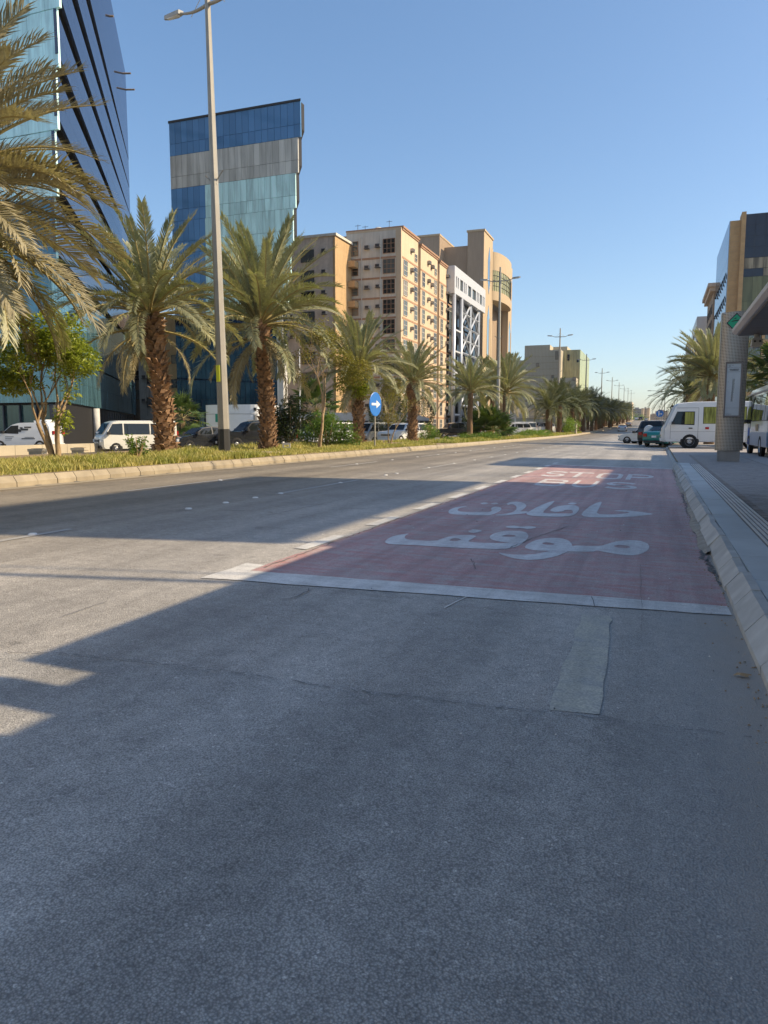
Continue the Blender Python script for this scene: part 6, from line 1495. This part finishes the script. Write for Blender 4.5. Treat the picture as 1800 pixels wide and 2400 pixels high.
wp = thing('white_pole', 'thin white pole between the tall palm and the slender tree', 'pole', gz(704, 62, -.3)); part('shaft', MB().tube([(0, 0, 0), (0, 0, 8.2)], .05, 6), 'white', wp)
hl = MB()
for (x, y_, s_) in ((gp((1738, 1588))[0].x, gp((1738, 1588))[0].y, .045),):
    z = road_z(x, y_) + .006; hl.add([(x - s_, y_, z), (x - .3 * s_, y_ - .4 * s_, z + .012), (x + .5 * s_, y_ - .35 * s_, z + .004), (x + s_, y_ + .1 * s_, z + .016), (x + .3 * s_, y_ + .45 * s_, z + .006), (x - .5 * s_, y_ + .4 * s_, z + .014), (x, y_, z + .022)], [(0, 1, 6), (1, 2, 6), (2, 3, 6), (3, 4, 6), (4, 5, 6), (5, 0, 6)])
tag(link('dry_leaf', hl.mesh('dry_leaf', 'bark')), 'single curled dry brown leaf on the asphalt near the right kerb', 'leaf')

# ------------------------------------------------------------------ bus stop totem
def perforated():
    m, nt, b = nodes('perforated_steel'); tc = nt.nodes.new('ShaderNodeTexCoord'); sx = nt.nodes.new('ShaderNodeSeparateXYZ'); nt.links.new(tc.outputs['UV'], sx.inputs[0])
    fx = math_(nt, 'SUBTRACT', math_(nt, 'FRACT', math_(nt, 'MULTIPLY', sx.outputs[0], 19.0)), .5); fy = math_(nt, 'SUBTRACT', math_(nt, 'FRACT', math_(nt, 'MULTIPLY', sx.outputs[1], 94.0)), .5)
    d_ = math_(nt, 'SQRT', math_(nt, 'ADD', math_(nt, 'MULTIPLY', fx, fx), math_(nt, 'MULTIPLY', fy, fy)))
    k = ramp(nt, d_, [(.24, 0.0), (.31, 1.0)]); c = mixc(nt, k, (.03, .027, .025), (.46, .42, .36)); nt.links.new(c, b.inputs['Base Color'])
    nt.links.new(math_(nt, 'MULTIPLY', k, .75), b.inputs['Metallic']); b.inputs['Roughness'].default_value = .38; bump(nt, b, k, .5, .01); return m
MT['perf'] = perforated()
TX, TY = 2.50, 29.9; TW = .92; TZ0 = .56; TZ1 = 5.52
tt_ = thing('bus_stop_totem', 'tall curved perforated metal bus stop totem with a green diamond and timetable case', 'bus stop totem', (TX, TY, WALK_Z), R(0))
me = bpy.data.meshes.new('shell'); vv = []; ff = []; uv = []; n = 24
def shell_pt(i): 
    s = i / n * 2 - 1; return (s * TW / 2, -.10 - .16 * math.sqrt(max(0, 1 - (s * .96) ** 2)))
for i in range(n + 1): x, y_ = shell_pt(i); vv += [(x, y_, TZ0 - WALK_Z), (x, y_, TZ1 - WALK_Z + .03 * (i / n))]
for i in range(n): ff.append((2 * i, 2 * i + 2, 2 * i + 3, 2 * i + 1)); uv += [(i / n, 0), ((i + 1) / n, 0), ((i + 1) / n, 1), (i / n, 1)]
o_ = len(vv); vv += [(TW / 2, .2, TZ0 - WALK_Z), (TW / 2, .2, TZ1 - WALK_Z + .03), (-TW / 2, .2, TZ0 - WALK_Z), (-TW / 2, .2, TZ1 - WALK_Z)]
ff += [(2 * n, o_, o_ + 1, 2 * n + 1), (o_, o_ + 2, o_ + 3, o_ + 1), (o_ + 2, 0, 1, o_ + 3)]; uv += [(0, 0), (.35, 0), (.35, 1), (0, 1)] + [(0, 0), (1, 0), (1, 1), (0, 1)] + [(0, 0), (.35, 0), (.35, 1), (0, 1)]
me.from_pydata(vv, [], ff); me.materials.append(MT['perf']); ul = me.uv_layers.new(); 
for i, u in enumerate(uv): ul.data[i].uv = u
for i, p_ in enumerate(me.polygons): p_.use_smooth = i < n
link('shell', me, tt_)
part('cap', MB().box(-TW / 2 + .01, TW / 2 - .01, -.22, .19, TZ1 - WALK_Z - .06, TZ1 - WALK_Z - .01), 'fascia', tt_)
part('plinth', MB().box(-.37, .37, -.2, .16, 0, TZ0 - WALK_Z), 'grey_wall', tt_)
fz0, fz1 = 1.62, 3.60; x0, x1 = -.26, .30; fm = MB()
fm.box(x0, x1, -.32, -.20, fz0, fz0 + .06).box(x0, x1, -.32, -.20, fz1 - .06, fz1).box(x0, x0 + .05, -.318, -.20, fz0 + .06, fz1 - .06).box(x1 - .05, x1, -.318, -.20, fz0 + .06, fz1 - .06)
fr_ = part('timetable_frame', fm, M('bronze_frame', (.22, .19, .17), .5, .3), tt_); part('timetable', MB().box(x0 + .05, x1 - .05, -.29, -.22, fz0 + .06, fz1 - .06), 'paper', fr_)
im = MB(); Y_ = -.2935
def ink(xa, xb, za, zb2): im.box(xa, xb, Y_ - .002, Y_ + .002, za, zb2)
ink(x0 + .07, x1 - .07, fz1 - .20, fz1 - .195); ink(x0 + .07, x1 - .07, fz1 - .36, fz1 - .355); ink(x0 + .12, x0 + .165, fz1 - .165, fz1 - .16); ink(x0 + .12, x0 + .125, fz1 - .16, fz1 - .12); ink(x0 + .16, x0 + .165, fz1 - .16, fz1 - .12); ink(x0 + .12, x0 + .165, fz1 - .12, fz1 - .115); ink(x0 + .22, x0 + .26, fz1 - .13, fz1 - .12)
rg = random.Random(4); x = x0 + .14
while x < x1 - .12: w = rg.uniform(.01, .03); ink(x, x + w, fz1 - .28, fz1 - .25); x += w + .008
x = x0 + .15
while x < x1 - .13: w = rg.uniform(.008, .02); ink(x, x + w, fz1 - .32, fz1 - .30); x += w + .006
for j in range(34): 
    z = fz1 - .62 - j * .024; xx = x0 + .26 - .0012 * j; ink(xx, xx + rg.uniform(.05, .09), z, z + .007)
ink(x0 + .25, x0 + .253, fz1 - 1.42, fz1 - .6); ink(x0 + .07, x1 - .07, fz0 + .33, fz0 + .334); ink(x0 + .09, x0 + .12, fz1 - .72, fz1 - .71)
for j in range(2):
    for i in range(9): ink(x0 + .08 + i * .022, x0 + .09 + i * .022, fz0 + .09 + j * .03, fz0 + .10 + j * .03)
part('timetable_print', im, 'ink', fr_)
dz = 4.98; dx_ = .02; hs_ = .31
lg = part('logo_plate', MB().prism([(dx_ - hs_ * 1.08, dz), (dx_, dz - hs_ * 1.12), (dx_ + hs_ * 1.08, dz), (dx_, dz + hs_ * 1.12)], 'y', -.285, -.265), 'frame', tt_)
part('green_diamond', MB().prism([(dx_ - hs_ * .92, dz), (dx_, dz - hs_ * .96), (dx_ + hs_ * .92, dz), (dx_, dz + hs_ * .96)], 'y', -.292, -.286), 'logo', lg)
st_ = MB()
for (xa, za, L_) in ((-.13, .135, .13), (-.185, .055, .27), (-.06, -.055, .25), (.0, -.135, .12)):
    st_.prism([(dx_ + xa, dz + za - .022), (dx_ + xa + L_, dz + za + .012), (dx_ + xa + L_ - .02, dz + za + .05), (dx_ + xa + .06, dz + za + .02)], 'y', -.297, -.2925)
part('logo_stripes', st_, 'plastic', lg)

# ------------------------------------------------------------------ bus shelter canopy
CX0 = 1.30; CZ = 3.16; CYF = 16.05; CW = 5.4; CY0 = -3.5
ca = thing('bus_shelter', 'flat brown soffited bus shelter roof jutting in at the right edge, with a camera beneath', 'bus shelter', (CX0, 0, WALK_Z))
def slab(y0, y1, x0=0.0): 
    if x0: return MB().box(x0, CW, y0, y1, 3.01, 3.13)
    return MB().box(.0, CW, y0, y1, 3.06, 3.13, 0).add([(.0, y0, 3.06), (CW, y0, 3.06), (CW, y1, 3.06), (.0, y1, 3.06), (.06, y0, 3.01), (CW, y0, 3.01), (CW, y1, 3.01), (.06, y1, 3.01)], [(4, 5, 6, 7), (0, 4, 7, 3), (3, 7, 6, 2), (0, 1, 5, 4), (1, 2, 6, 5)], 0)
# two slots added near the roof edge to throw sun spots on the road
for (y1_, y0_, sx_) in ((CYF, 13.65, 0), (13.65, 11.25, 0), (11.25, 8.85, 0), (8.85, 6.45, 0), (6.45, 4.32, 0), (4.32, 4.07, .52), (4.07, 3.80, 0), (3.80, 3.52, .75), (3.52, 1.2, 0), (1.2, -1.2, 0), (-1.2, CY0, 0)):
    part('roof_panel', slab(y0_ + .004, y1_ - .004, sx_), 'fascia', ca)
sm = MB(); y_ = CYF - .06
while y_ > CY0:
    for i in range(4): 
        x0 = .10 + i * 1.32
        if i == 0 and y_ > 3.45 and y_ - 1.18 < 4.4: continue
        sm.box(x0, x0 + 1.30, y_ - 1.18, y_, 2.985, 3.009)
    y_ -= 1.2
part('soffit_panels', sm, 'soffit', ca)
for yp in (14.0, 8.5, 3.0): part('post', MB().box(CW - 1.1, CW - .95, yp - .1, yp + .1, 0, 3.0), 'frame', ca)
part('back_glass', MB().box(CW - 1.04, CW - 1.0, 3.1, 13.9, .3, 2.7), 'win_grey', ca)
cmr = thing('security_camera', 'grey twin eyed security camera hanging under the tip of the shelter roof', 'security camera', (1.72, 15.85, 2.99 + WALK_Z), 0)
part('mount', MB().tube([(0, 0, .0), (0, 0, -.07)], [.06, .045], 10), 'lamp', cmr)
part('housing', MB().prism([(-.09, -.10), (-.10, -.22), (-.07, -.25), (.05, -.25), (.09, -.20), (.09, -.11), (.04, -.06), (-.04, -.06)], 'y', -.10, .10), 'lamp', cmr)
part('lens', MB().lathe([(.001, -.11), (.018, -.11), (.02, -.10)], (-.045, 0, -.14), 'y', 12), 'plastic', cmr); part('lens', MB().lathe([(.001, -.11), (.018, -.11), (.02, -.10)], (.045, 0, -.14), 'y', 12), 'plastic', cmr)
# edge of a lamp head peeking in at the right border
p = atX(1799, 232, 4.2)
hl_ = thing('floodlight', 'brown rounded floodlight edge just touching the right border high up', 'floodlight', (p.x + .1, p.y, WALK_Z))
zz = p.z - WALK_Z
part('pole', MB().tube([(.8, 0, 0), (.8, 0, zz + .2)], [.1, .08], 8), 'pole', hl_); part('head', MB().lathe([(.01, -.12), (.12, -.1), (.15, 0), (.12, .1), (.01, .12)], (.06, 0, zz), 'z', 14), 'trunk', hl_, smooth=True); part('arm', MB().tube([(.1, 0, zz + .08), (.8, 0, zz + .15)], .03, 5), 'pole', hl_)

# ------------------------------------------------------------------ haze over the whole street
hz = MB().box(-4100, 4100, -120, 5100, -8, 70)
hm = bpy.data.materials.new('haze_air'); hm.use_nodes = True; hn = hm.node_tree.nodes
hn.remove(hn['Principled BSDF']); pv_ = hn.new('ShaderNodeVolumePrincipled')
pv_.inputs['Color'].default_value = (0.93, 0.92, 0.88, 1); pv_.inputs['Density'].default_value = 0.00012; pv_.inputs['Anisotropy'].default_value = 0.3
hm.node_tree.links.new(pv_.outputs[0], hn['Material Output'].inputs['Volume'])
link('haze', hz.mesh('haze', hm), kind='stuff')
